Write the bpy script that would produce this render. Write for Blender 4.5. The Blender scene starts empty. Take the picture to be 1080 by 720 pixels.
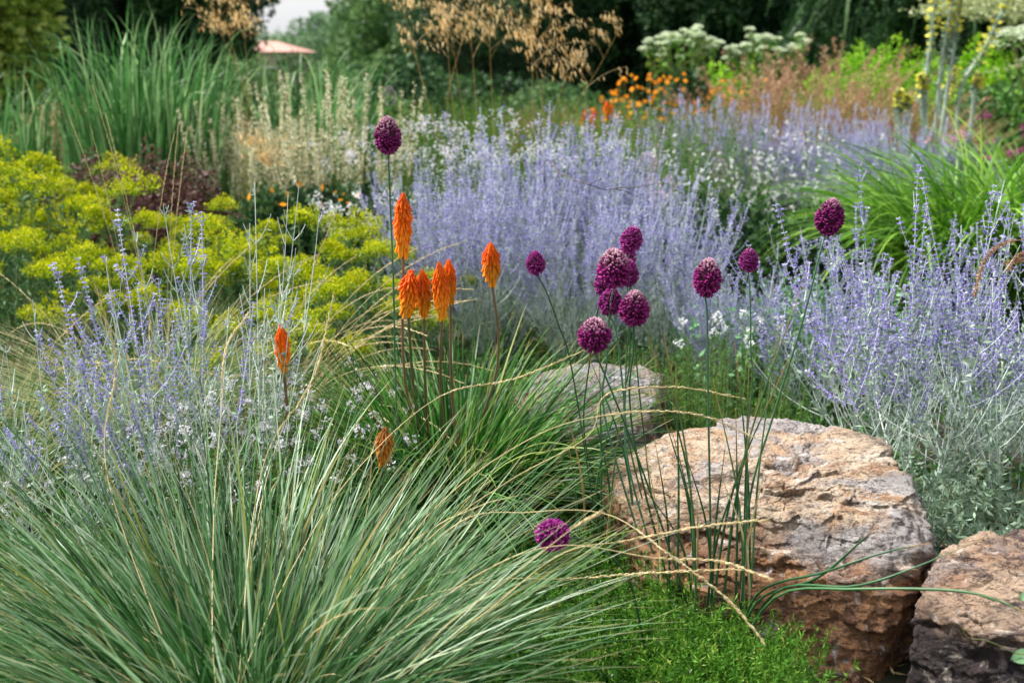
import bpy, bmesh, math
import numpy as np
from mathutils import Vector, Matrix
SC = bpy.context.scene
COL = SC.collection
R = math.radians
# ---------------------------------------------------------------- camera, sky, sun, exposure
CAM_H, PITCH, FPX = 1.25, R(12.9), 1304.0
cam = bpy.data.objects.new('camera', bpy.data.cameras.new('camera')); COL.objects.link(cam)
cam.location = (0, 0, CAM_H); cam.rotation_euler = (R(90) - PITCH, 0, 0)
cam.data.sensor_width = 36; cam.data.lens = FPX * 36 / 1080
cam.data.clip_start = .05; cam.data.clip_end = 2000
cam.data.dof.use_dof = True; cam.data.dof.focus_distance = 2.75; cam.data.dof.aperture_fstop = 4.0
SC.camera = cam
W = bpy.data.worlds.new('World'); SC.world = W; W.use_nodes = True
nt = W.node_tree; nt.nodes.clear()
sky = nt.nodes.new('ShaderNodeTexSky'); sky.sky_type = 'NISHITA'; sky.sun_disc = False
SUN_EL, SUN_AZ = R(52), R(-62)      # azimuth from +Y, towards +X; negative = from the left
sky.sun_elevation = SUN_EL; sky.sun_rotation = SUN_AZ; sky.dust_density = 4; sky.air_density = 1.2
hs = nt.nodes.new('ShaderNodeHueSaturation'); hs.inputs['Saturation'].default_value = .3
bg = nt.nodes.new('ShaderNodeBackground'); bg.inputs['Strength'].default_value = .15
wo = nt.nodes.new('ShaderNodeOutputWorld')
wtc = nt.nodes.new('ShaderNodeTexCoord'); wn = nt.nodes.new('ShaderNodeTexNoise'); wn.inputs['Scale'].default_value = 3.5; wn.inputs['Detail'].default_value = 6
wr = nt.nodes.new('ShaderNodeMapRange'); wr.inputs[1].default_value = .3; wr.inputs[2].default_value = .7; wr.inputs[3].default_value = .55; wr.inputs[4].default_value = .88
wm = nt.nodes.new('ShaderNodeMix'); wm.data_type = 'RGBA'; wm.inputs[7].default_value = (2.9, 3.0, 3.1, 1)      # thin bright cloud over the sky
nt.links.new(wtc.outputs['Generated'], wn.inputs['Vector']); nt.links.new(wn.outputs[0], wr.inputs[0]); nt.links.new(wr.outputs[0], wm.inputs[0])
nt.links.new(sky.outputs[0], hs.inputs['Color']); nt.links.new(hs.outputs[0], wm.inputs[6]); nt.links.new(wm.outputs[2], bg.inputs['Color']); nt.links.new(bg.outputs[0], wo.inputs['Surface'])
sl = bpy.data.lights.new('sun', 'SUN'); sl.energy = 4.6; sl.angle = R(8); sl.color = (1, .965, .91)
so = bpy.data.objects.new('sun', sl); COL.objects.link(so)
sd = Vector((math.sin(SUN_AZ) * math.cos(SUN_EL), math.cos(SUN_AZ) * math.cos(SUN_EL), math.sin(SUN_EL)))
so.rotation_euler = sd.to_track_quat('Z', 'Y').to_euler(); so.location = (-3, 2, 8)
SC.view_settings.view_transform = 'Standard'; SC.view_settings.look = 'None'
SC.view_settings.gamma = 1; SC.view_settings.exposure = 1.12
try: SC.view_settings.use_curve_mapping = False
except Exception: pass
SC.cycles.max_bounces = 8; SC.cycles.transparent_max_bounces = 8

# ---------------------------------------------------------------- helpers: picture <-> place
_c, _s = math.cos(PITCH), math.sin(PITCH)
def P(px, py, d):
    "world point that stands d metres ahead and shows at photo pixel (px, py)"
    u, v = (px - 540) / FPX, (py - 360) / FPX
    k = d / (_c - v * _s)
    return np.array([u * k, d, CAM_H + k * (-_s - v * _c)])
def PZ(px, py, z):
    u, v = (px - 540) / FPX, (py - 360) / FPX
    k = (CAM_H - z) / (_s + v * _c)
    return np.array([u * k, k * (_c - v * _s), z])
def gx(px, d): return float(P(px, 330, d)[0])
def zt(py, d): return float(P(540, py, d)[2])

# ---------------------------------------------------------------- helpers: objects
def thing(name, label, cat, loc=(0, 0, 0), group=None, rz=0):
    o = bpy.data.objects.new(name, None); COL.objects.link(o)
    o.location = [float(a) for a in loc]; o.rotation_euler = (0, 0, rz); o.empty_display_size = .05
    o['label'] = label; o['category'] = cat
    if group: o['group'] = group
    return o
def dup(root, loc, rz=0, sc=1.0, label=None, group=None):
    r = root.copy(); COL.objects.link(r); r.location = [float(a) for a in loc]; r.rotation_euler = (0, 0, rz)
    r.scale = (sc, sc, sc) if np.isscalar(sc) else sc
    if label: r['label'] = label
    if group: r['group'] = group
    for ch in list(root.children):
        c = ch.copy(); COL.objects.link(c); c.parent = r
        for g in list(ch.children):
            e = g.copy(); COL.objects.link(e); e.parent = c
    return r
class MB:
    def __init__(s): s.v = []; s.f = []; s.uv = []; s.n = 0
    def add(s, V, F, UV=None):
        V = np.asarray(V, float).reshape(-1, 3); F = np.asarray(F, int)
        if UV is None: UV = np.zeros((len(V), 2))
        s.v.append(V); s.f.append(F + s.n); s.uv.append(np.asarray(UV, float).reshape(-1, 2)); s.n += len(V)
    def build(s, name, mat, parent=None, off=None, smooth=True):
        V = np.concatenate(s.v); UV = np.concatenate(s.uv)
        if off is not None: V = V - np.asarray([float(a) for a in off])
        me = bpy.data.meshes.new(name)
        me.vertices.add(len(V)); me.vertices.foreach_set('co', V.astype(np.float32).ravel())
        loops = np.concatenate([f.ravel() for f in s.f])
        lens = np.concatenate([np.full(len(f), f.shape[1]) for f in s.f])
        st = np.concatenate([[0], np.cumsum(lens)[:-1]])
        me.loops.add(len(loops)); me.loops.foreach_set('vertex_index', loops.astype(np.int32))
        me.polygons.add(len(lens)); me.polygons.foreach_set('loop_start', st.astype(np.int32))
        me.update(calc_edges=True)
        me.polygons.foreach_set('use_smooth', np.full(len(lens), bool(smooth)))
        l = me.uv_layers.new(name='UVMap'); l.data.foreach_set('uv', UV[loops].astype(np.float32).ravel())
        me.materials.append(mat)
        o = bpy.data.objects.new(name, me); COL.objects.link(o)
        if parent is not None: o.parent = parent
        return o
def tag(o, label=None, cat=None, group=None, kind=None):
    if label: o['label'] = label
    if cat: o['category'] = cat
    if group: o['group'] = group
    if kind: o['kind'] = kind
    return o

# ---------------------------------------------------------------- helpers: plant shapes (all vectorised)
def nrm(a): return a / np.maximum(np.linalg.norm(a, axis=-1, keepdims=True), 1e-9)
def curves(rng, base, az, lean, L, bend, K=8, drift=.25, power=1.3):
    N = len(az); s = (np.arange(K) + .5) / K
    th = lean[:, None] + bend[:, None] * s[None] ** power
    a = az[:, None] + rng.normal(0, drift, N)[:, None] * s[None]
    d = np.stack([np.sin(th) * np.cos(a), np.sin(th) * np.sin(a), np.cos(th)], -1) * (L / K)[:, None, None]
    return np.concatenate([base[:, None], base[:, None] + np.cumsum(d, 1)], 1)
def frames(C, rng=None):
    T = nrm(np.gradient(C, axis=1))
    ch = C[:, -1] - C[:, 0]
    S = np.stack([-ch[:, 1], ch[:, 0], np.zeros(len(C))], -1)
    bad = np.linalg.norm(S, axis=1) < 1e-4; S[bad] = (1, 0, 0)
    S = nrm(S)[:, None] * np.ones_like(T)
    S = nrm(S - T * (S * T).sum(-1, keepdims=True))
    return T, S, np.cross(T, S)
def ribbon(mb, C, w, rng, u=None, roll=.7, tip=.12, t0=0, basew=.5, fold=0, vs=None):
    "flat (or V-folded) blades along the curves C; w = full width"
    N, K1, _ = C.shape; T, S, B = frames(C); t = np.linspace(0, 1, K1)
    prof = np.minimum(1, basew + (1 - basew) * t / .25) * np.clip((1 - t) / .55, 0, 1) ** .7
    prof = np.maximum(prof, tip * (t < .999) + .02)
    w = np.broadcast_to(np.asarray(w, float), (N,))
    r = rng.normal(0, roll, N)[:, None] + rng.normal(0, .5, N)[:, None] * t[None]
    D = S * np.cos(r)[..., None] + B * np.sin(r)[..., None]
    h = D * (w[:, None] * prof[None] / 2)[..., None]
    if u is None: u = rng.random(N)
    vv = t if vs is None else vs
    if fold:
        Nn = np.cross(T, D); m = C + Nn * (w[:, None] * prof[None] * fold)[..., None]
        V = np.stack([C - h, m, C + h], 2); nc = 3
    else:
        V = np.stack([C - h, C + h], 2); nc = 2
    UV = np.stack([np.broadcast_to(u[:, None, None], (N, K1, nc)), np.broadcast_to(vv[None, :, None], (N, K1, nc))], -1)
    idx = np.arange(N * K1 * nc).reshape(N, K1, nc); fs = []
    for c in range(nc - 1):
        fs.append(np.stack([idx[:, :-1, c], idx[:, :-1, c + 1], idx[:, 1:, c + 1], idx[:, 1:, c]], -1).reshape(-1, 4))
    mb.add(V, np.concatenate(fs), UV)
def tube(mb, C, r, n=4, u=None, taper=.5, rng=None):
    "thin stems along the curves C"
    N, K1, _ = C.shape; T, S, B = frames(C); t = np.linspace(0, 1, K1)
    r = np.asarray(r, float)
    if r.ndim < 2: r = np.broadcast_to(r, (N,))[:, None] * (1 + (taper - 1) * t)[None]
    a = np.arange(n) * 2 * math.pi / n
    V = C[:, :, None] + (S[:, :, None] * np.cos(a)[:, None] + B[:, :, None] * np.sin(a)[:, None]) * r[:, :, None, None]
    if u is None: u = np.full(N, .5)
    UV = np.stack([np.broadcast_to(u[:, None, None], (N, K1, n)), np.broadcast_to(t[None, :, None], (N, K1, n))], -1)
    idx = np.arange(N * K1 * n).reshape(N, K1, n); j = (np.arange(n) + 1) % n
    f = np.stack([idx[:, :-1], idx[:, :-1][..., j], idx[:, 1:][..., j], idx[:, 1:]], -1).reshape(-1, 4)
    mb.add(V, f, UV)
    mb.add(V[:, -1], (np.arange(N * n).reshape(N, n)), UV[:, -1])
def petals(mb, c, d, L, w, rng, u, t=0.5, mid=.45, cup=0.0):
    "little pointed leaves or florets: root c, direction d"
    N = len(c); d = nrm(d); q = nrm(np.cross(d, rng.normal(size=(N, 3)))); L = np.broadcast_to(L, (N,))[:, None]; w = np.broadcast_to(w, (N,))[:, None]
    n_ = np.cross(d, q) * L * cup
    V = np.stack([c, c + d * L * mid + q * w / 2 + n_, c + d * L, c + d * L * mid - q * w / 2 + n_], 1)
    u = np.broadcast_to(u, (N,)); t = np.broadcast_to(t, (N,))
    UV = np.stack([np.broadcast_to(u[:, None], (N, 4)), np.broadcast_to(t[:, None], (N, 4))], -1)
    mb.add(V, np.arange(N * 4).reshape(N, 4), UV)
def buds(mb, c, d, L, w, u, t, n=4, mid=.6, tipw=.35):
    "closed tubular florets: narrow root, swollen middle, open end"
    N = len(c); d = nrm(d); q = nrm(np.cross(d, np.array([.31, .52, .79]))); b = np.cross(d, q)
    L = np.broadcast_to(L, (N,))[:, None, None]; w = np.broadcast_to(w, (N,))[:, None, None]
    a = np.arange(n) * 2 * math.pi / n; ring = q[:, None] * np.cos(a)[None, :, None] + b[:, None] * np.sin(a)[None, :, None]
    r0 = c[:, None] + ring * w * .2; r1 = c[:, None] + d[:, None] * L * mid + ring * w * .5; r2 = c[:, None] + d[:, None] * L + ring * w * .5 * tipw
    V = np.stack([r0, r1, r2], 1); u = np.broadcast_to(u, (N,)); t = np.broadcast_to(t, (N,))
    UV = np.stack([np.broadcast_to(u[:, None, None], (N, 3, n)), np.broadcast_to(t[:, None, None], (N, 3, n))], -1)
    idx = np.arange(N * 3 * n).reshape(N, 3, n); j = (np.arange(n) + 1) % n
    f = np.stack([idx[:, :-1], idx[:, :-1][..., j], idx[:, 1:][..., j], idx[:, 1:]], -1).reshape(-1, 4)
    mb.add(V, f, UV); mb.add(V[:, 2], np.arange(N * n).reshape(N, n), UV[:, 2])
def spline(pts, n=24):
    p = np.asarray(pts, float); p = np.concatenate([[2 * p[0] - p[1]], p, [2 * p[-1] - p[-2]]])
    out = []; m = len(p) - 3
    for t in np.linspace(0, m - 1e-6, n):
        i = int(t); f = t - i; a, b, c, d = p[i:i + 4]
        out.append(.5 * ((2 * b) + (-a + c) * f + (2 * a - 5 * b + 4 * c - d) * f * f + (-a + 3 * b - 3 * c + d) * f ** 3))
    return np.array(out)
def along(C, t):
    "points and tangents at fractions t (N,M) of the curves C (N,K1,3)"
    N, K1, _ = C.shape; x = np.clip(t, 0, .9999) * (K1 - 1); i = x.astype(int); f = (x - i)[..., None]; r = np.arange(N)[:, None]
    p = C[r, i] * (1 - f) + C[r, i + 1] * f
    return p, nrm(C[r, i + 1] - C[r, i])
def rdir(rng, N, up=0.0):
    v = rng.normal(size=(N, 3)); v[:, 2] += up; return nrm(v)
def disc(rng, n, r):
    a = rng.random(n) * 2 * math.pi; q = np.sqrt(rng.random(n)) * r
    return np.stack([q * np.cos(a), q * np.sin(a), np.zeros(n)], -1)

def _h(ix, iy, iz, s):
    h = (ix * 374761393 + iy * 668265263 + iz * 2147483647 + s * 974634777) & 0xffffffff
    h = ((h ^ (h >> 13)) * 1274126177) & 0xffffffff
    return ((h ^ (h >> 16)) & 0xffff) / 65535.0
def vnoise(p, seed=0):
    i = np.floor(p).astype(np.int64); f = p - i; f = f * f * f * (f * (f * 6 - 15) + 10); o = 0
    for dx in (0, 1):
        for dy in (0, 1):
            for dz in (0, 1):
                w = (f[:, 0] if dx else 1 - f[:, 0]) * (f[:, 1] if dy else 1 - f[:, 1]) * (f[:, 2] if dz else 1 - f[:, 2])
                o = o + w * _h(i[:, 0] + dx, i[:, 1] + dy, i[:, 2] + dz, seed)
    return o * 2 - 1
def chips(p, seed=0):
    "fractured planes: each cell of a jittered lattice is tilted its own way, with a sharp ledge between cells"
    i0 = np.floor(p).astype(np.int64); best = np.full(len(p), 9e9); out = np.zeros(len(p))
    for dx in (-1, 0, 1):
        for dy in (-1, 0, 1):
            for dz in (-1, 0, 1):
                i = i0 + [dx, dy, dz]; h = [_h(i[:, 0], i[:, 1], i[:, 2], seed + k) for k in range(7)]
                r = p - i - np.stack(h[:3], -1); d2 = (r * r).sum(-1); m = d2 < best
                val = (r * (np.stack(h[3:6], -1) - .5)).sum(-1) * 1.6 + (h[6] - .5) * .8; best = np.where(m, d2, best); out = np.where(m, val, out)
    return out
def fbm(p, oc=4, seed=0, ridge=False):
    o = 0; a = 1; tot = 0
    for k in range(oc):
        n = vnoise(p * 2 ** k + 17.3 * k, seed + k)
        o = o + a * ((1 - 2 * np.abs(n)) if ridge else n); tot += a; a *= .5
    return o / tot

# ---------------------------------------------------------------- materials
def node(t, ty, **kw):
    n = t.nodes.new(ty)
    for k, v in kw.items():
        if k in n.inputs: n.inputs[k].default_value = v
        else: setattr(n, k, v)
    return n
def ramp(t, stops, interp='LINEAR'):
    r = t.nodes.new('ShaderNodeValToRGB'); e = r.color_ramp; e.interpolation = interp
    while len(e.elements) < len(stops): e.elements.new(.5)
    for q, (p, c) in zip(e.elements, stops): q.position = p; q.color = (*c, 1)
    return r
def pmat(name, stops, along_=None, transl=.25, rough=.6, spec=.2, sheen=0, interp='LINEAR'):
    "plant surface: UV.x = which leaf (through the ramp), UV.y = position along it (along_ = [(pos, colour, amount)])"
    m = bpy.data.materials.new(name); m.use_nodes = True; t = m.node_tree; t.nodes.clear(); L = t.links.new
    uv = node(t, 'ShaderNodeUVMap'); uv.uv_map = 'UVMap'; sp = node(t, 'ShaderNodeSeparateXYZ'); L(uv.outputs[0], sp.inputs[0])
    r = ramp(t, stops, interp); L(sp.outputs[0], r.inputs[0]); c = r.outputs[0]
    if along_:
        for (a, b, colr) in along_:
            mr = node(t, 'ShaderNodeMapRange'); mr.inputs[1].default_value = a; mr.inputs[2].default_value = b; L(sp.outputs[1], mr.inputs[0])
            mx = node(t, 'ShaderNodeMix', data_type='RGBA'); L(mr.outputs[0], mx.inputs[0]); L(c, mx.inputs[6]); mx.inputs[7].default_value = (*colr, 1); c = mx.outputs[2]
    g = node(t, 'ShaderNodeNewGeometry'); nz = node(t, 'ShaderNodeTexNoise'); nz.inputs['Scale'].default_value = 9; nz.inputs['Detail'].default_value = 3
    L(g.outputs['Position'], nz.inputs['Vector'])
    mr = node(t, 'ShaderNodeMapRange'); mr.inputs[1].default_value = .3; mr.inputs[2].default_value = .7; mr.inputs[3].default_value = .78; mr.inputs[4].default_value = 1.2
    L(nz.outputs[0], mr.inputs[0]); hv = node(t, 'ShaderNodeHueSaturation'); L(mr.outputs[0], hv.inputs['Value']); L(c, hv.inputs['Color']); c = hv.outputs[0]
    b = node(t, 'ShaderNodeBsdfPrincipled'); b.inputs['Roughness'].default_value = rough; b.inputs['Specular IOR Level'].default_value = spec
    if sheen: b.inputs['Sheen Weight'].default_value = sheen
    L(c, b.inputs['Base Color']); out = node(t, 'ShaderNodeOutputMaterial')
    if transl:
        tr = node(t, 'ShaderNodeBsdfTranslucent'); L(c, tr.inputs[0]); ms = node(t, 'ShaderNodeMixShader'); ms.inputs[0].default_value = transl
        L(b.outputs[0], ms.inputs[1]); L(tr.outputs[0], ms.inputs[2]); L(ms.outputs[0], out.inputs[0])
    else: L(b.outputs[0], out.inputs[0])
    return m
def C8(r, g, b, k=1.0):
    "sRGB 0..255 to linear"
    f = lambda x: ((x / 255 + .055) / 1.055) ** 2.4 if x > 10 else x / 255 / 12.92
    return (f(r) * k, f(g) * k, f(b) * k)
# ---------------------------------------------------------------- palette
M = {}
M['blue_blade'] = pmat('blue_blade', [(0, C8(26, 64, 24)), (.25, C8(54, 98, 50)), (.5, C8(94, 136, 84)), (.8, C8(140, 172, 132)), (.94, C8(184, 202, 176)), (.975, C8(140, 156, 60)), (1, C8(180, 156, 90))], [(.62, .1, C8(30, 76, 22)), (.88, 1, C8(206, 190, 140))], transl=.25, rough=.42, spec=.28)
M['dry_blade'] = pmat('dry_blade', [(0, C8(150, 118, 72)), (.5, C8(205, 184, 132)), (1, C8(226, 212, 170))], transl=.25, rough=.6)
M['oat_stalk'] = pmat('oat_stalk', [(0, C8(186, 164, 112)), (.5, C8(214, 194, 146)), (1, C8(232, 216, 176))], transl=.1, rough=.6)
M['tawny_blade'] = pmat('tawny_blade', [(0, C8(48, 82, 40)), (.4, C8(86, 122, 72)), (.75, C8(128, 154, 104)), (1, C8(190, 184, 132))], [(.7, 1, C8(204, 186, 146))], transl=.3)
M['poker_leaf'] = pmat('poker_leaf', [(0, C8(18, 54, 14)), (.5, C8(42, 98, 28)), (.85, C8(84, 142, 52)), (1, C8(150, 160, 90))], [(.9, 1, C8(170, 150, 80))], transl=.25, rough=.42, spec=.28)
M['poker_stem'] = pmat('poker_stem', [(0, C8(84, 88, 58)), (1, C8(122, 96, 76))], transl=0)
M['poker_flower'] = pmat('poker_flower', [(0, C8(236, 92, 10)), (.5, C8(246, 124, 14)), (1, C8(250, 146, 26))], [(.5, 1.1, C8(252, 176, 40))], transl=.35, rough=.45)
M['spent_flower'] = pmat('spent_flower', [(0, C8(120, 80, 50)), (.5, C8(210, 130, 40)), (1, C8(236, 150, 40))], transl=.3)
M['allium_floret'] = pmat('allium_floret', [(0, C8(110, 16, 84)), (.5, C8(150, 34, 120)), (1, C8(182, 66, 150))], [(.3, .9, C8(226, 186, 200))], transl=.25, rough=.5)
M['allium_floret_violet'] = pmat('allium_floret_violet', [(0, C8(124, 26, 108)), (.5, C8(160, 44, 138)), (1, C8(190, 84, 166))], [(.8, 1, C8(208, 166, 190))], transl=.25, rough=.5)
M['allium_stamen'] = pmat('allium_stamen', [(0, C8(206, 150, 196)), (1, C8(240, 214, 232))], transl=.2)
M['allium_core'] = pmat('allium_core', [(0, C8(70, 12, 50)), (1, C8(70, 12, 50))], transl=0)
M['allium_stem'] = pmat('allium_stem', [(0, C8(38, 72, 44)), (.5, C8(60, 98, 66)), (1, C8(96, 136, 112))], transl=0, rough=.4, spec=.35)
M['allium_leaf'] = pmat('allium_leaf', [(0, C8(34, 74, 46)), (.6, C8(62, 108, 64)), (1, C8(104, 140, 96))], [(.84, 1, C8(190, 140, 70))], transl=.1, rough=.4, spec=.35)
M['sage_stem'] = pmat('sage_stem', [(0, C8(168, 186, 178)), (1, C8(218, 226, 222))], transl=0, rough=.8, spec=.15)
M['sage_leaf'] = pmat('sage_leaf', [(0, C8(104, 130, 102)), (.6, C8(142, 166, 142)), (1, C8(178, 194, 174))], transl=.2, rough=.8, spec=.15)
M['sage_flower'] = pmat('sage_flower', [(0, C8(108, 90, 172)), (.3, C8(142, 130, 200)), (.65, C8(168, 164, 208)), (1, C8(190, 194, 210))], transl=.3, rough=.8, spec=.1)
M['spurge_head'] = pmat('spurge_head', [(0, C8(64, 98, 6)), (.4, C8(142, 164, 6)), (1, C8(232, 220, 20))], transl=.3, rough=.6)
M['spurge_leaf'] = pmat('spurge_leaf', [(0, C8(44, 78, 42)), (.6, C8(74, 112, 62)), (1, C8(100, 140, 96))], transl=.25)
M['reed_blade'] = pmat('reed_blade', [(0, C8(34, 78, 30)), (.35, C8(66, 118, 58)), (.8, C8(112, 158, 96)), (1, C8(172, 196, 140))], transl=.3, rough=.42, spec=.28)
M['cream_flower'] = pmat('cream_flower', [(0, C8(198, 188, 136)), (.5, C8(224, 218, 184)), (1, C8(244, 240, 224))], transl=.3)
M['white_flower'] = pmat('white_flower', [(0, C8(214, 216, 222)), (1, C8(248, 248, 250))], transl=.35)
M['lilac_white'] = pmat('lilac_white', [(0, C8(180, 174, 192)), (.5, C8(206, 204, 212)), (1, C8(238, 236, 240))], transl=.3)
M['olive_stem'] = pmat('olive_stem', [(0, C8(96, 110, 62)), (1, C8(150, 148, 92))], transl=0)
M['green_leaf'] = pmat('green_leaf', [(0, C8(34, 70, 24)), (.5, C8(62, 108, 40)), (1, C8(102, 148, 62))], transl=.3)
M['bright_leaf'] = pmat('bright_leaf', [(0, C8(30, 70, 14)), (.5, C8(68, 118, 30)), (.85, C8(108, 154, 52)), (1, C8(160, 160, 80))], transl=.3)
M['lime_leaf'] = pmat('lime_leaf', [(0, C8(78, 132, 14)), (.5, C8(122, 178, 24)), (1, C8(168, 208, 60))], transl=.35)
M['lime_blade'] = pmat('lime_blade', [(0, C8(48, 92, 20)), (.5, C8(86, 138, 32)), (1, C8(150, 190, 74))], transl=.35, rough=.42, spec=.28)
M['dark_leaf'] = pmat('dark_leaf', [(0, C8(22, 44, 26)), (.5, C8(42, 76, 42)), (1, C8(74, 106, 58))], transl=.2)
M['yew_leaf'] = pmat('yew_leaf', [(0, C8(18, 38, 24)), (.6, C8(40, 72, 44)), (1, C8(80, 108, 68))], transl=.1)
M['mid_leaf'] = pmat('mid_leaf', [(0, C8(44, 76, 42)), (.5, C8(72, 108, 60)), (1, C8(116, 144, 86))], transl=.25)
M['far_leaf'] = pmat('far_leaf', [(0, C8(70, 100, 70)), (.5, C8(96, 128, 90)), (1, C8(132, 158, 118))], transl=.2)
M['gold_leaf'] = pmat('gold_leaf', [(0, C8(62, 88, 28)), (.5, C8(124, 146, 52)), (1, C8(186, 192, 104))], transl=.3)
M['cream_leaf'] = pmat('cream_leaf', [(0, C8(112, 132, 84)), (.5, C8(168, 178, 128)), (1, C8(212, 212, 172))], transl=.3)
M['glaucous_leaf'] = pmat('glaucous_leaf', [(0, C8(70, 116, 74)), (.5, C8(104, 150, 106)), (1, C8(138, 176, 130))], transl=.25)
M['umbel'] = pmat('umbel', [(0, C8(176, 198, 150)), (.5, C8(204, 216, 184)), (1, C8(234, 240, 220))], transl=.3)
M['plume'] = pmat('plume', [(0, C8(176, 140, 80)), (.5, C8(222, 190, 130)), (1, C8(250, 230, 186))], transl=.35)
M['gold_stem'] = pmat('gold_stem', [(0, C8(160, 128, 66)), (1, C8(190, 160, 96))], transl=0)
M['rust_blade'] = pmat('rust_blade', [(0, C8(104, 92, 56)), (.4, C8(150, 120, 84)), (.75, C8(178, 144, 112)), (1, C8(104, 128, 62))], transl=.3)
M['rust_plume'] = pmat('rust_plume', [(0, C8(128, 98, 72)), (.6, C8(170, 134, 104)), (1, C8(206, 176, 142))], transl=.3)
M['orange_petal'] = pmat('orange_petal', [(0, C8(238, 140, 16)), (1, C8(250, 180, 40))], transl=.35)
M['yellow_flower'] = pmat('yellow_flower', [(0, C8(206, 202, 60)), (1, C8(236, 230, 120))], transl=.3)
M['violet_flower'] = pmat('violet_flower', [(0, C8(104, 88, 170)), (1, C8(148, 130, 206))], transl=.3)
M['pink_flower'] = pmat('pink_flower', [(0, C8(214, 110, 150)), (1, C8(236, 160, 186))], transl=.3)
M['magenta_flower'] = pmat('magenta_flower', [(0, C8(130, 40, 96)), (1, C8(170, 84, 136))], transl=.3)
M['maroon_leaf'] = pmat('maroon_leaf', [(0, C8(58, 36, 36)), (.6, C8(92, 62, 58)), (1, C8(124, 96, 84))], transl=.2)
M['bark'] = pmat('bark', [(0, C8(60, 48, 38)), (1, C8(90, 74, 60))], transl=0, rough=.9)
M['twig'] = pmat('twig', [(0, C8(84, 70, 74)), (1, C8(84, 70, 74))], transl=0, rough=.9)

# ---------------------------------------------------------------- builders
def tuft(root, rng, n, r0, L, lean, bend, w, mat, name='blades', K=8, roll=.8, u=None, fold=0, drift=.25, off=None, azc=None, power=1.3, tip=.12):
    mb = MB(); b = disc(rng, n, r0); az = np.arctan2(b[:, 1], b[:, 0]) + rng.normal(0, .5, n)
    if azc is not None: az = rng.normal(azc[0], azc[1], n)
    rr = np.linalg.norm(b, axis=1) / r0
    le = np.clip(lean[0] + (lean[1] - lean[0]) * (rr * .6 + rng.random(n) * .4), 0, 2)
    LL = rng.uniform(L[0], L[1], n); be = rng.uniform(bend[0], bend[1], n)
    C = curves(rng, b, az, le, LL, be, K, drift, power)
    C[:, :, 2] = np.maximum(C[:, :, 2], .004)
    ribbon(mb, C, rng.uniform(w[0], w[1], n), rng, u=u, roll=roll, fold=fold, tip=tip)
    mb.build(name, M[mat], root)
    return C
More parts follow.
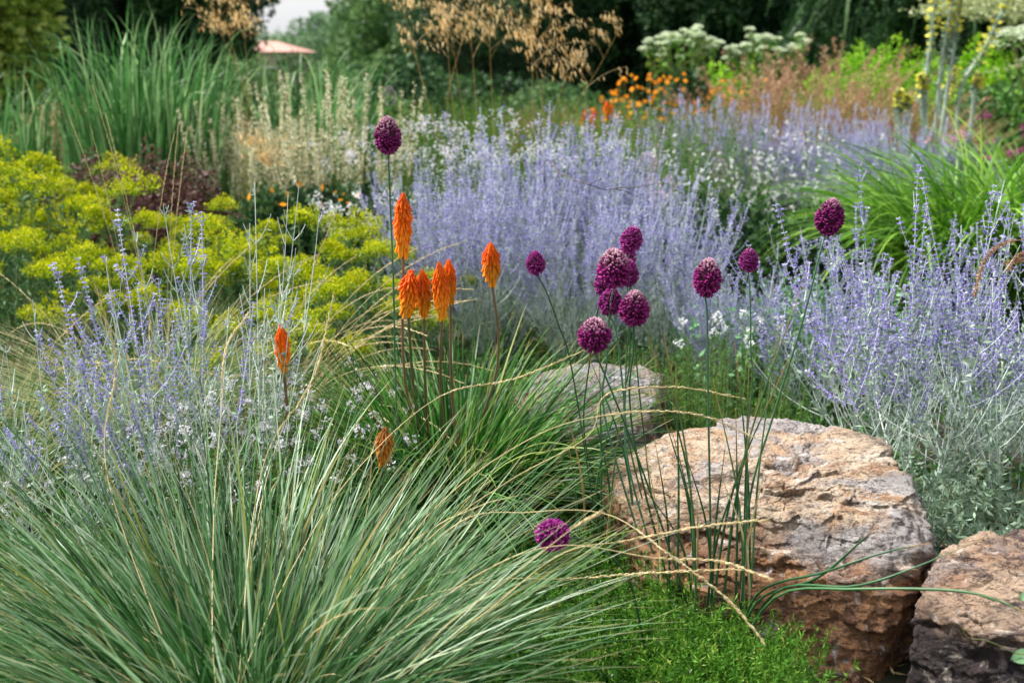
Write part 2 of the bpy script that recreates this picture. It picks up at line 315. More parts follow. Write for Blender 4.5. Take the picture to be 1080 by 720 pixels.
def sage_parts(root, rng, n=55, h=.85, lean=(.02, .6), dens=1.0, leaf=1.0, az=None, fl_from=.35, fsize=1.0, hw=0, nodes=9, sp0=.0115, sr=1.0, lsz=1.0, npet=5):
    b = disc(rng, n, .07); a = np.arctan2(b[:, 1], b[:, 0]) + rng.normal(0, .35, n)
    if az is not None: a = rng.normal(az[0], az[1], n)
    le = lean[0] + (lean[1] - lean[0]) * rng.random(n) ** .8
    L = h * rng.uniform(.72, 1.12, n) / np.cos(le * .6)
    C = curves(rng, b, a, le, L, -le * .45, 10, .3)
    st = MB(); tube(st, C, rng.uniform(.0012, .0018, n) * sr, 4, rng.random(n), .45)
    tt = np.linspace(.22, .95, nodes)[None] + rng.uniform(-.03, .03, (n, nodes)); p, T = along(C, tt)
    ph = rng.random((n, nodes)) * math.pi
    X = nrm(np.cross(T, np.array([.12, .2, .97]) + 1e-3)); Y = np.cross(T, X); ps = []; ds = []; tl = []; fr = []
    for s in (0, math.pi):
        perp = X * np.cos(ph + s)[..., None] + Y * np.sin(ph + s)[..., None]
        ang = rng.uniform(.5, .95, (n, nodes))[..., None]
        ps.append(p); ds.append(T * np.cos(ang) + perp * np.sin(ang)); tl.append(tt); fr.append(np.broadcast_to(L[:, None], (n, nodes)))
    p = np.concatenate(ps).reshape(-1, 3); d = nrm(np.concatenate(ds).reshape(-1, 3)); tl = np.concatenate(tl).ravel(); fr = np.concatenate(fr).ravel()
    keep = rng.random(len(p)) < .8; p, d, tl, fr = p[keep], d[keep], tl[keep], fr[keep]; m = len(p)
    bl = fr * np.clip(.34 * (1.05 - tl), .03, .24) * rng.uniform(.6, 1.25, m)
    s = (np.arange(6) / 5)[None, :, None]
    D = nrm(d[:, None] * (1 - s * .45) + np.array([0, 0, 1]) * s * .6); stp = D * (bl / 5)[:, None, None]
    Bc = np.concatenate([p[:, None], p[:, None] + np.cumsum(stp[:, 1:], 1)], 1)
    tube(st, Bc, .0009 * sr, 3, rng.random(m), .7); st.build('stems', M['sage_stem'], root)
    fl = MB()
    def whorls(C_, L_, t0, sp, pr):
        N = len(C_); pr = np.broadcast_to(np.asarray(pr, float), (N,))[:, None]; k = int(np.ceil(np.max(L_ * (1 - t0)) / sp)); ts = 1 - (np.arange(k)[None] + .3) * sp / L_[:, None]
        pp, TT = along(C_, ts); ok = (ts > t0) & (rng.random((N, 1)) < pr) & (rng.random(ts.shape) < .93)
        pp, TT = pp[ok], TT[ok]; tx = ts[ok]
        for q in range(npet):
            v = rdir(rng, len(pp)); v = nrm(v - TT * (v * TT).sum(-1, keepdims=True)) + TT * .45
            ln = rng.uniform(.0035, .0068, len(pp)) * fsize
            petals(fl, pp + v * .0006, v, ln, ln * .75, rng, np.clip(rng.random(len(pp)) * .75 + .3 * (tx > .9), 0, 1), tx, .6)
    whorls(Bc, bl, .12, sp0, dens * np.clip((tl - fl_from) / .2, .0, 1)); whorls(C, L, max(fl_from, .5), sp0 * 1.1, dens)
    fl.build('flowers', M['sage_flower'], root)
    lf = MB()
    k = int(26 * leaf)
    if k:
        tq = rng.uniform(.04, .72, (n, k)); pp, TT = along(C, tq); pp = pp.reshape(-1, 3); TT = TT.reshape(-1, 3)
        v = rdir(rng, len(pp), .2); ln = rng.uniform(.014, .036, len(pp)) * lsz; petals(lf, pp, v + TT * .4, ln, ln * .3, rng, rng.random(len(pp)), .5, .5, .06)
        k2 = 7; tq = rng.uniform(0, .7, (m, k2)); low = rng.random((m, k2)) < (1.1 - tl[:, None]) * leaf; pp, TT = along(Bc, tq); pp, TT = pp[low], TT[low]
        v = rdir(rng, len(pp)); ln = rng.uniform(.008, .02, len(pp)) * lsz; petals(lf, pp, v + TT * .5, ln, ln * .34, rng, rng.random(len(pp)), .5, .5, .06)
        lf.build('leaves', M['sage_leaf'], root)
def stemmy(root, rng, n, r0, h, lean, leafL, leafw, per, mat, stem='olive_stem', t0=.05, rad=.001, upl=.3, names=('stems', 'leaves'), fan=.3):
    b = disc(rng, n, r0); a = np.arctan2(b[:, 1], b[:, 0]) + rng.normal(0, fan, n); le = lean * rng.random(n) * (.4 + np.linalg.norm(b, axis=1) / r0)
    L = rng.uniform(h[0], h[1], n); C = curves(rng, b, a, le, L, -le * .4, 6, .4)
    st = MB(); tube(st, C, rad, 3, rng.random(n)); st.build(names[0], M[stem], root)
    t = rng.uniform(t0, 1, (n, per)); p, T = along(C, t); p = p.reshape(-1, 3); T = T.reshape(-1, 3); v = rdir(rng, len(p)) + T * upl
    ln = rng.uniform(leafL[0], leafL[1], len(p)) * (1.15 - .5 * t.ravel())
    lf = MB(); petals(lf, p, v, ln, ln * leafw, rng, np.repeat(rng.random(n), per) * .5 + rng.random(len(p)) * .5, t.ravel(), .45, .05)
    lf.build(names[1], M[mat], root)
    return C
def spikes(root, rng, C, seg, per, size, mat, rad=.006, name='flower_spikes', w=.8, drop=1.0, gap=None):
    "flowers packed along the last part of each curve"
    N = len(C); k = per; t = seg[0] + (seg[1] - seg[0]) * rng.random((N, k))
    if gap: t = np.round(t / gap) * gap + rng.normal(0, gap * .12, t.shape)
    p, T = along(C, t); tt = (t - seg[0]) / (seg[1] - seg[0]); v = rdir(rng, N * k); TT = T.reshape(-1, 3)
    v = nrm(v - TT * (v * TT).sum(-1, keepdims=True)); pp = p.reshape(-1, 3) + v * (rad * (1.15 - tt.ravel()[:, None]) * rng.random((N * k, 1)))
    ok = rng.random(N * k) < drop; s = rng.uniform(size[0], size[1], N * k)
    mb = MB(); petals(mb, pp[ok], (v + TT * .3)[ok], s[ok], s[ok] * w, rng, rng.random(ok.sum()), tt.ravel()[ok], .5, .1)
    return mb.build(name, M[mat], root)
def dome(root, rng, r, h, n, leaf, mat, name='leaves', lump=.22, fill=.45, w=.6, core=None, z0=0.0, nk=5):
    "leafy shrub or crown: uneven lumps of leaves over an ellipsoid, gaps between"
    d = rdir(rng, n); d[:, 2] = np.abs(d[:, 2]) * 1.0 if z0 == 0 else d[:, 2]
    sd_ = int(rng.integers(999)); f = fbm(d * nk * .5 + 31, 3, sd_); g = 1 + lump * f * 1.6
    rad = (1 - fill * rng.random(n) ** 2.2) * g; c = d * rad[:, None] * np.array([r, r, h]); c[:, 2] += z0
    keep = (fbm(c / r * 3.1 + 9, 2, sd_ + 5) > -.45) | (rng.random(n) < .35); c, d, f = c[keep], d[keep], f[keep]; k = len(c)
    s = rng.uniform(leaf * .6, leaf * 1.3, k); u = np.clip(.45 + f * .7 + rng.normal(0, .22, k), 0, 1)
    mb = MB(); petals(mb, c, rdir(rng, k) + d * .7 + np.array([0, 0, -.1]), s, s * w, rng, u, .5, .45, .08); return mb.build(name, M[mat], root)
def branches(root, rng, n, r0, h, spread, rad, mat='bark', name='branches'):
    b = disc(rng, n, r0); a = np.arctan2(b[:, 1], b[:, 0]); C = curves(rng, b, a, rng.uniform(.05, spread, n), rng.uniform(.6, 1, n) * h, np.full(n, .1), 6, .6)
    mb = MB(); tube(mb, C, rad, 5, rng.random(n), .3); mb.build(name, M[mat], root); return C
def tree_parts(root, rng, r, h, z0, n, leaf, mat, trunk=.2, lump=.25, limbs=7, fill=.4, nk=6):
    tr = MB(); T = np.array([[0, 0, -.3], [.05, .02, z0 * .5], [.0, .06, z0 + h * .1], [.04, 0, z0 + h * .5], [0, 0, z0 + h * .85]])
    tube(tr, spline(T, 14)[None], trunk, 9, None, .2)
    az = np.arange(limbs) * 2.4 + rng.random(limbs); zz = z0 + h * rng.uniform(-.35, .5, limbs); zz = np.maximum(zz, .4)
    bs = np.stack([np.zeros(limbs), np.zeros(limbs), zz], -1)
    tube(tr, curves(rng, bs, az, rng.uniform(.6, 1.1, limbs), np.full(limbs, r * .85), np.full(limbs, -.3), 7, .3), trunk * .35, 6, None, .2)
    tr.build('trunk', M['bark'], root)
    return dome(root, rng, r, h, n, leaf, mat, 'crown', lump, fill, .62, z0=z0 + 1e-6, nk=nk)
# ---------------------------------------------------------------- ground
def ground():
    n = 160; ys = np.concatenate([np.linspace(-6, 12, 90), 12 + (np.linspace(0, 1, 70)[1:] ** 2.5) * 600]); xs = np.concatenate([-(np.linspace(1, 0, 50) ** 3) * 400 - 0, (np.linspace(0, 1, 50)[1:] ** 3) * 400])
    X, Y = np.meshgrid(xs, ys); Pn = np.stack([X.ravel(), Y.ravel(), np.zeros(X.size)], -1)
    s = np.clip((Pn[:, 1] - 24) / 26, 0, 1); Z = -3.0 * s * s * (3 - 2 * s) + .02 * fbm(Pn * 1.7 + 5, 3, 3)
    Pn[:, 2] = Z; a, b = X.shape; idx = np.arange(a * b).reshape(a, b)
    f = np.stack([idx[:-1, :-1], idx[:-1, 1:], idx[1:, 1:], idx[1:, :-1]], -1).reshape(-1, 4)
    m = bpy.data.materials.new('soil'); m.use_nodes = True; t = m.node_tree; bs = t.nodes['Principled BSDF']; bs.inputs['Roughness'].default_value = .95
    g = node(t, 'ShaderNodeNewGeometry'); nz = node(t, 'ShaderNodeTexNoise'); nz.inputs['Scale'].default_value = 6; nz.inputs['Detail'].default_value = 9
    r = ramp(t, [(.3, C8(30, 26, 20)), (.52, C8(46, 46, 28)), (.7, C8(58, 76, 34))]); t.links.new(g.outputs['Position'], nz.inputs['Vector']); t.links.new(nz.outputs[0], r.inputs[0])
    sp = node(t, 'ShaderNodeSeparateXYZ'); t.links.new(g.outputs['Position'], sp.inputs[0]); mr = node(t, 'ShaderNodeMapRange'); mr.inputs[1].default_value = 9; mr.inputs[2].default_value = 16
    t.links.new(sp.outputs[1], mr.inputs[0]); mx = node(t, 'ShaderNodeMix', data_type='RGBA'); t.links.new(mr.outputs[0], mx.inputs[0]); t.links.new(r.outputs[0], mx.inputs[6]); mx.inputs[7].default_value = (*C8(72, 104, 44), 1)
    t.links.new(mx.outputs[2], bs.inputs['Base Color'])
    bp = node(t, 'ShaderNodeBump'); bp.inputs['Distance'].default_value = .02; t.links.new(nz.outputs[0], bp.inputs['Height']); t.links.new(bp.outputs[0], bs.inputs['Normal'])
    mb = MB(); mb.add(Pn, f); o = mb.build('ground', m); tag(o, kind='structure')
ground()

# ---------------------------------------------------------------- rocks
def rock_mat(name, base, patches, grey, dark, white, lower, scale=1.0, zc=.30):
    m = bpy.data.materials.new(name); m.use_nodes = True; t = m.node_tree; L = t.links.new; bs = t.nodes['Principled BSDF']; bs.inputs['Roughness'].default_value = .7; bs.inputs['Specular IOR Level'].default_value = .35
    tc = node(t, 'ShaderNodeTexCoord'); mp = node(t, 'ShaderNodeMapping'); mp.inputs['Scale'].default_value = (scale,) * 3; L(tc.outputs['Object'], mp.inputs[0])
    def nz(s, d=8, dist=0, vec=None, rough=.6):
        q = node(t, 'ShaderNodeTexNoise'); q.inputs['Scale'].default_value = s; q.inputs['Detail'].default_value = d; q.inputs['Distortion'].default_value = dist; q.inputs['Roughness'].default_value = rough
        L(vec or mp.outputs[0], q.inputs['Vector']); return q.outputs[0]
    def mix(fac, a, b, lo, hi, amt=1):
        mr = node(t, 'ShaderNodeMapRange'); mr.inputs[1].default_value = lo; mr.inputs[2].default_value = hi; mr.inputs[4].default_value = amt; L(fac, mr.inputs[0])
        mx = node(t, 'ShaderNodeMix', data_type='RGBA'); L(mr.outputs[0], mx.inputs[0])
        for s_, c in ((6, a), (7, b)):
            if isinstance(c, tuple): mx.inputs[s_].default_value = (*c, 1)
            else: L(c, mx.inputs[s_])
        return mx.outputs[2]
    mp2 = node(t, 'ShaderNodeMapping'); mp2.inputs['Rotation'].default_value = (.35, .2, .3); mp2.inputs['Scale'].default_value = (scale, scale, 3.2 * scale); L(tc.outputs['Object'], mp2.inputs[0])
    c = mix(nz(5, 6, .6), base, patches[0], .38, .62)
    c = mix(nz(9, 8, 1.2, mp2.outputs[0]), c, patches[1], .5, .64)
    c = mix(nz(3.1, 8, .4), c, grey, .49, .56, .85)
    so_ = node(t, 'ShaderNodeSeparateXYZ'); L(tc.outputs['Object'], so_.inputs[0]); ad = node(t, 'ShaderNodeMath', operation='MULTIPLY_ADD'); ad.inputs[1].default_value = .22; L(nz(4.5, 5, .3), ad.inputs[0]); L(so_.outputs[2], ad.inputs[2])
    c = mix(ad.outputs[0], mix(nz(7, 9, 1.5, mp2.outputs[0]), lower[0], lower[1], .4, .6), c, zc, zc + .05)   # each stone blends into its darker lower colours towards the bottom
    c = mix(nz(21, 8, .8), c, white, .56, .68, .8)
    c = mix(nz(46, 6, .3), c, dark, .53, .66, .7)
    c = mix(nz(14, 9, 2.2, mp2.outputs[0], .7), c, dark, .57, .66, .85)
    vo = node(t, 'ShaderNodeTexVoronoi', feature='DISTANCE_TO_EDGE'); vo.inputs['Scale'].default_value = 11
    wv = node(t, 'ShaderNodeVectorMath', operation='ADD'); wn = node(t, 'ShaderNodeTexNoise'); wn.inputs['Scale'].default_value = 8; wn.inputs['Detail'].default_value = 5; L(mp2.outputs[0], wn.inputs['Vector'])
    sc = node(t, 'ShaderNodeVectorMath', operation='SCALE'); sc.inputs['Scale'].default_value = .45; L(wn.outputs['Color'], sc.inputs[0]); L(mp2.outputs[0], wv.inputs[0]); L(sc.outputs[0], wv.inputs[1]); L(wv.outputs[0], vo.inputs['Vector'])
    c = mix(vo.outputs['Distance'], dark, c, .0, .022)
    L(c, bs.inputs['Base Color'])
    cr = node(t, 'ShaderNodeMapRange'); cr.inputs[2].default_value = .05; L(vo.outputs['Distance'], cr.inputs[0])
    b1 = node(t, 'ShaderNodeBump'); b1.inputs['Distance'].default_value = .012; b1.inputs['Strength'].default_value = .6; L(cr.outputs[0], b1.inputs['Height'])
    b2 = node(t, 'ShaderNodeBump'); b2.inputs['Distance'].default_value = .045; b2.inputs['Strength'].default_value = 1; L(nz(18, 12, .5, mp2.outputs[0], .72), b2.inputs['Height']); L(b1.outputs[0], b2.inputs['Normal'])
    b3 = node(t, 'ShaderNodeBump'); b3.inputs['Distance'].default_value = .008; L(nz(80, 6), b3.inputs['Height']); L(b2.outputs[0], b3.inputs['Normal'])
    L(b3.outputs[0], bs.inputs['Normal']); return m
def rock(label, top, planes, mat, seed, amp=.022, sub=7, group='boulders edging the bed', strata=(.25, .1, 1)):
    "top: convex outline of the upper face [(px, py, z, side tilt in degrees)]; planes: extra cuts (normal, point)"
    pts = np.array([PZ(a, b, z) for a, b, z, _ in top]); c = pts.mean(0); c[2] *= .35
    c2 = pts.mean(0); pl = []
    n = len(pts); A = np.c_[pts[:, :2] - c2[:2], np.ones(n)]; g = np.linalg.lstsq(A, pts[:, 2], rcond=None)[0]
    nt_ = nrm(np.array([-g[0], -g[1], 1.])); pl.append((nt_, np.array([c2[0], c2[1], g[2]])))
    for i in range(n):
        a, b = pts[i], pts[(i + 1) % n]; e = b - a; o = np.array([e[1], -e[0], 0.]); o = nrm(o)
        if np.dot(o[:2], (a - c)[:2]) < 0: o = -o
        th = R(top[i][3]); nn = nrm(o * math.cos(th) + np.array([0, 0, math.sin(th)])); pl.append((nn, a))
    pl.append((np.array([0, 0, -1.]), np.array([0, 0, -.12])))
    for nn, pp in planes: pl.append((nrm(np.array(nn, float)), np.array(pp, float)))
    fr = np.random.default_rng(seed)                                  # fracture facets: shallow random cuts
    for _ in range(16):
        nn = fr.normal(size=3); nn[2] = abs(nn[2]) * .7; nn = nrm(nn); reach = []
        for k_ in range(60):
            dv = nrm(nn + fr.normal(0, .35, 3)); rr_ = [np.dot(pp - c, m_) / max(dv @ m_, .02) for m_, pp in pl if dv @ m_ > .02]; reach.append(min(rr_) * (dv @ nn))
        pl.append((nn, c + nn * (max(reach) - fr.uniform(.0, .013) * (2 if _ < 5 else 1))))
    bm = bmesh.new(); bmesh.ops.create_icosphere(bm, subdivisions=sub, radius=1)
    v = np.array([q.co[:] for q in bm.verts]); F = np.array([[q.index for q in f.verts] for f in bm.faces]); bm.free()
    v = nrm(v)
    rs = []
    for nn, pp in pl:
        h = np.dot(pp - c, nn); dn = v @ nn; rs.append(np.where(dn > .02, h / np.maximum(dn, .02), 9.))
    rs = np.array(rs); k = 150.; r = -np.log(np.exp(-k * np.minimum(rs, 3)).sum(0)) / k
    V = c + v * r[:, None]
    q = V * 1.0; st = np.array([1., 1., 3.4]); rot = Matrix.Rotation(strata[0], 3, 'X') @ Matrix.Rotation(strata[1], 3, 'Y'); q2 = (q @ np.array(rot).T) * st
    d = amp * .6 * fbm(q * 4.2 + seed, 4, seed) + amp * .35 * fbm(q2 * 5 + seed, 5, seed + 9, True) + amp * .45 * fbm(q * 22 + seed, 5, seed + 20, True)
    wq = np.stack([fbm(q * 9 + k * 31, 3, seed + k) for k in range(3)], -1)
    d += amp * 1.15 * chips((q * [1, 1, 1.5]) @ np.array(rot).T * 5.5 + wq * .3, seed + 70) + amp * .5 * chips((q * [1, 1, 2.2]) @ np.array(rot).T * 15 + wq * .5, seed + 80) + amp * .2 * chips(q * 42 + wq, seed + 90)
    V = V + v * d[:, None]
    mb = MB(); mb.add(V - np.array([c[0], c[1], 0]), F); o = mb.build('boulder', mat)
    o.location = (c[0], c[1], 0); tag(o, label, 'rock', group); return o
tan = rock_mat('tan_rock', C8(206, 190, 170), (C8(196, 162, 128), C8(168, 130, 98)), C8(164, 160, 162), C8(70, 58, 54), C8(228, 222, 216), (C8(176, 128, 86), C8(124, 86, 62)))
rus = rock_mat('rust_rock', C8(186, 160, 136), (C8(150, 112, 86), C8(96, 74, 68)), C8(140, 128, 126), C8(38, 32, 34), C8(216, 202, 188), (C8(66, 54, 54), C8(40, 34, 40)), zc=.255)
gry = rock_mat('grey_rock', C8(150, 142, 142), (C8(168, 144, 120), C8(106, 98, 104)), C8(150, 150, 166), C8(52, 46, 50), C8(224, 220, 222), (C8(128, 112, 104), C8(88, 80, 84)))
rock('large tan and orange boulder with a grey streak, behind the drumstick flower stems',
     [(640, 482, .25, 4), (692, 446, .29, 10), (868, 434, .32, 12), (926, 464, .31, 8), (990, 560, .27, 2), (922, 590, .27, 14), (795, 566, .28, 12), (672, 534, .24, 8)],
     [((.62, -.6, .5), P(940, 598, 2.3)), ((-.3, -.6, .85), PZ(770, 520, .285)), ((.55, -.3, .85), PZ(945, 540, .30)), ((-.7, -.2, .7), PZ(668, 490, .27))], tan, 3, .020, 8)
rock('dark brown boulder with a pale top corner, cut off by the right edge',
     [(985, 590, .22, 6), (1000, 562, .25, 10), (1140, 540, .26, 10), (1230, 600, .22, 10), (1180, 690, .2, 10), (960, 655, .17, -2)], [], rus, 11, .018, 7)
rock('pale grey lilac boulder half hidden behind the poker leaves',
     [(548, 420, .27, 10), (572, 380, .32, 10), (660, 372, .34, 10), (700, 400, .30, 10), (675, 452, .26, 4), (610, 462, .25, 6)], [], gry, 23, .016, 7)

# ---------------------------------------------------------------- ground cover
def cover():
    rng = np.random.default_rng(5)
    # fine bright green mat in front of the boulders
    n = 2100; u = rng.random((n * 4, 2)); px = 500 + 420 * u[:, 0]; py = 560 + 260 * u[:, 1]
    pts = np.array([PZ(a, b, 0) for a, b in zip(px, py)])
    lim = np.interp(px, [500, 660, 700, 770, 850, 870, 920], [520, 560, 640, 690, 745, 790, 840])
    ok = py > lim; pts = pts[ok][:n]; n = len(pts)
    h = rng.uniform(.07, .17, n) * (1 + .35 * fbm(pts * 6, 2, 4)); az = rng.random(n) * 6.28
    C = curves(rng, pts, az, rng.uniform(0, .5, n), h, np.full(n, .1), 5, .5)
    mb = MB(); tube(mb, C, .0009, 3, np.full(n, .3)); per = 46; t = rng.uniform(.05, 1, (n, per)) ** .8; p, T = along(C, t); p = p.reshape(-1, 3); T = T.reshape(-1, 3)
    v = rdir(rng, len(p)) + T * .75; s = rng.uniform(.010, .024, len(p)) * (1.15 - .4 * t.ravel()); uu = np.clip(np.repeat(rng.random(n), per) * .5 + rng.random(len(p)) * .35 + .2 * t.ravel(), 0, 1)
    petals(mb, p, v, s, s * .2, rng, uu, .5, .5, .05); o = mb.build('ground_cover', M['bright_leaf']); tag(o, 'fine bright green mat of needle leaved sprigs in front of the boulders', 'ground cover', kind='stuff')
    k = rng.random(len(p)) < .0035; mb = MB(); q = p[k]
    for i in range(4): petals(mb, q, rdir(rng, len(q), .6), .0035, .0032, rng, rng.random(len(q)), .5)
    o = mb.build('tiny_blossom', M['white_flower']); tag(o, 'tiny white blossoms sprinkled over the bright green mat', 'blossom', kind='stuff')
    # low leafy growth that fills the bed between the plants
    n = 26000; y = 1.5 + 12.0 * rng.random(n) ** 1.3; x = (rng.random(n) - .5) * 1.15 * y + rng.normal(0, .2, n)
    c = np.stack([x, y, np.zeros(n)], -1); f = fbm(c * 1.3, 3, 9); kk = (f > -.35) & ~((c[:, 1] < 3.3) & (c[:, 0] > .2) & (c[:, 0] < 1.6)); c = c[kk]; n = len(c)
    mb = MB(); per = 9; cc = np.repeat(c, per, 0) + rng.normal(0, .03, (n * per, 3)) * [1, 1, 0]; cc[:, 2] = rng.random(n * per) ** 1.4 * (.05 + .09 * np.clip(fbm(cc * 2.2, 2, 12) + .5, 0, 1)) * 1.3
    s = rng.uniform(.012, .034, len(cc)); d = rdir(rng, len(cc), .5); petals(mb, cc, d, s, s * .5, rng, np.clip(.4 + fbm(cc * 3, 2, 14) * .6 + rng.normal(0, .15, len(cc)), 0, 1), .5, .45, .1)
    o = mb.build('undergrowth', M['green_leaf']); tag(o, 'low leafy green undergrowth between the plants of the bed', 'undergrowth', kind='stuff')
    # leaf litter
    n = 5000; y = 1.8 + 3.4 * rng.random(n); x = (rng.random(n) - .5) * 1.1 * y; c = np.stack([x, y, np.full(n, .012)], -1); d = rdir(rng, n); d[:, 2] *= .2
    mb = MB(); petals(mb, c, d, rng.uniform(.02, .07, n), .006, rng, rng.random(n), 0, .5, .05); o = mb.build('leaf_litter', M['dry_blade']); tag(o, 'dry straw coloured leaf litter on the soil', 'leaf litter', kind='stuff')
cover()

# ---------------------------------------------------------------- blue oat grass in the foreground
def seed_stalk(pts, root, rng, frac=.45, dens=70, r=.0010, size=.010, name='seed_stalk'):
    C = spline(pts, 40)[None]; C = C + .0; mb = MB(); tube(mb, C, r, 5, np.array([.4]), .5)
    t = 1 - frac * (np.arange(dens) + .5)[None] / dens; p, T = along(C, t); p, T = p[0], T[0]; v = rdir(rng, dens)
    fat = np.sin(np.clip((1 - t[0]) / frac, 0, 1) * math.pi) ** .5
    for k in range(2):
        v = rdir(rng, dens); v = nrm(v - T * (v * T).sum(-1, keepdims=True)); buds(mb, p + v * .0006, T + v * .26, size * rng.uniform(.6, 1.2, dens), .0017 * (.4 + fat), rng.random(dens), .5, 4, .45, .15)
    return mb.build(name, M['oat_stalk'], root, off=root.location)
OAT = P(265, 781, 2.08); OAT[2] = 0
oat = thing('oat_grass', 'big blue green grass tussock filling the lower left foreground', 'grass clump', OAT, group='tussocks of blue oat grass')
rng = np.random.default_rng(21)
n = 2100
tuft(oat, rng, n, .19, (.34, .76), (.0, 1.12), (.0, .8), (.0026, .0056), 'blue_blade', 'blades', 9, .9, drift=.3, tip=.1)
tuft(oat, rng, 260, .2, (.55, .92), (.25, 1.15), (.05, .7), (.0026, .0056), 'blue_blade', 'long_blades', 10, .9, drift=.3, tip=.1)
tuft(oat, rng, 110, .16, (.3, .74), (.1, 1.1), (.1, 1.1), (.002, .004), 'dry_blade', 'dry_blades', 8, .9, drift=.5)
arcs = [[(330, 700, 2.1), (450, 570, 2.2), (540, 505, 2.3), (620, 460, 2.4), (640, 416, 2.45), (713, 408, 2.5), (785, 420, 2.5)],
        [(350, 700, 2.0), (450, 545, 2.15), (560, 462, 2.25), (650, 436, 2.3), (735, 437, 2.35), (800, 463, 2.35)],
        [(330, 710, 2.05), (420, 640, 2.1), (520, 612, 2.1), (600, 610, 2.15), (700, 603, 2.15), (781, 600, 2.1)],
        [(380, 740, 1.9), (500, 655, 1.9), (590, 585, 1.95), (660, 570, 2.0), (740, 555, 2.0), (810, 548, 2.0)],
        [(380, 700, 1.9), (500, 608, 1.95), (590, 575, 2.0), (690, 588, 2.0), (760, 592, 2.0), (812, 610, 1.95)],
        [(340, 720, 2.0), (470, 560, 2.1), (560, 540, 2.1), (640, 542, 2.1), (700, 580, 2.0), (765, 630, 1.95), (806, 677, 1.9)],
        [(250, 735, 1.9), (330, 560, 2.2), (400, 470, 2.4), (470, 415, 2.5), (540, 400, 2.6), (620, 368, 2.6)],
        [(250, 735, 1.9), (265, 560, 2.2), (285, 470, 2.4), (330, 400, 2.5), (352, 310, 2.6)],
        [(230, 735, 1.9), (225, 560, 2.2), (232, 450, 2.4), (238, 370, 2.5), (262, 330, 2.6)],
        [(380, 740, 1.8), (470, 660, 1.8), (530, 615, 1.8), (600, 560, 1.85), (632, 541, 1.85)],
        [(200, 740, 1.9), (130, 560, 2.1), (110, 470, 2.2), (122, 380, 2.3), (100, 300, 2.3)]]
for i, a in enumerate(arcs):
    b = [tuple(OAT + np.array([rng.normal(0, .05), rng.normal(0, .05), 0]))] + [P(*q) for q in a]
    seed_stalk(b, oat, rng, .36 if i != 9 else .2, 60)
# two more tussocks behind
for (px, d, hgt, n, lab, arcs) in [
    (150, 3.75, (.4, .68), 1300, 'tawny arching grass tussock behind the silvery sage stems at the left', 16),
    (-20, 3.3, (.35, .6), 700, 'tawny grass tussock cut off by the left edge of the bed', 8),
    (262, 3.55, (.3, .5), 420, 'small tussock whose tawny stalks arch right over the front chartreuse mound', 26)]:
    g = thing('oat_grass', lab, 'grass clump', (gx(px, d), d, 0), group='tussocks of tawny grass'); r_ = np.random.default_rng(int(px) + 100)
    tuft(g, r_, n, .12, hgt, (.05, 1.0), (.2, 1.2), (.0026, .0046), 'tawny_blade', 'blades', 8, .9, drift=.3)
    for k in range(arcs):
        az = (r_.uniform(-.9, .9) if (k % 2 or px > 200) else r_.uniform(2.2, 4.0)); tall = px == 150 and k < 7; c = curves(r_, disc(r_, 1, .08), np.array([az]), np.array([.06 if tall else r_.uniform(.1, .55)]), np.array([r_.uniform(1.05, 1.25) if tall else r_.uniform(.7, 1.0)]), np.array([r_.uniform(.05, .35) if tall else r_.uniform(.7, 1.7)]), 12, .2)[0] + np.array(g.location)
        seed_stalk(c, g, r_, .3, 40, .001, .009)

# ---------------------------------------------------------------- red hot pokers
def poker_head(root_, top, bot, rng, wid, mat='poker_flower', n=210, parent=None, off=None, spread=1.0):
    ax = bot - top; L = np.linalg.norm(ax); a = ax / L; X = nrm(np.cross(a, [0.3, 1, .1])); Y = np.cross(a, X)
    t = np.sort(rng.random(n) ** .85); ph = np.arange(n) * 2.39996 + rng.normal(0, .15, n); rr = wid / 2 * .46 * np.clip(t / .2, .2, 1) * (1 - .5 * np.clip((t - .6) / .4, 0, 1))
    out = X * np.cos(ph)[:, None] + Y * np.sin(ph)[:, None]; p = top + a * (t[:, None] * L * .83) + out * rr[:, None]
    fl = wid * (.62 + .35 * t) * rng.uniform(.8, 1.2, n); ang = (.62 - .58 * t) * spread + rng.normal(0, .09, n)
    d = a * np.cos(ang)[:, None] + out * np.sin(ang)[:, None]; mb = MB(); buds(mb, p, d, fl * np.clip(.35 + t * 2.2, 0, 1), wid * .17 * np.clip(.5 + t, 0, 1), np.clip(t * .7 + rng.random(n) * .35, 0, 1), 0.0, 4, .75, .8)
    # lower florets open to yellow: position along the spike drives the colour
    uvs = mb.uv[:]; off_n = [0]
    for i_, (vv, uu) in enumerate(zip(mb.v, mb.uv)): uu[:, 1] = np.clip(((vv - top) @ a) / L, 0, 1) * (1.0 if i_ == 0 else 1.0)
    core = np.array([top + a * (q * L * .85) for q in np.linspace(0, 1, 8)])[None]; tube(mb, core, np.array([[.02, .2, .3, .32, .3, .26, .2, .1]]) * wid, 8, np.array([.2]))
    return mb.build('flower_head', M[mat], parent, off=off)
KN = P(478, 505, 3.2); KN[2] = 0
kn = thing('red_hot_poker', 'clump of orange torch flowers with dark green strappy leaves left of the boulders', 'flowering plant', KN, group='torch flower plants')
rng = np.random.default_rng(8)
tuft(kn, rng, 1700, .17, (.36, .66), (.0, .9), (.15, 1.5), (.0045, .010), 'poker_leaf', 'leaves', 10, .5, fold=.22, drift=.25)
tuft(kn, rng, 60, .13, (.3, .55), (.5, 1.2), (.6, 1.5), (.003, .006), 'dry_blade', 'dead_leaves', 8, .8, drift=.4)
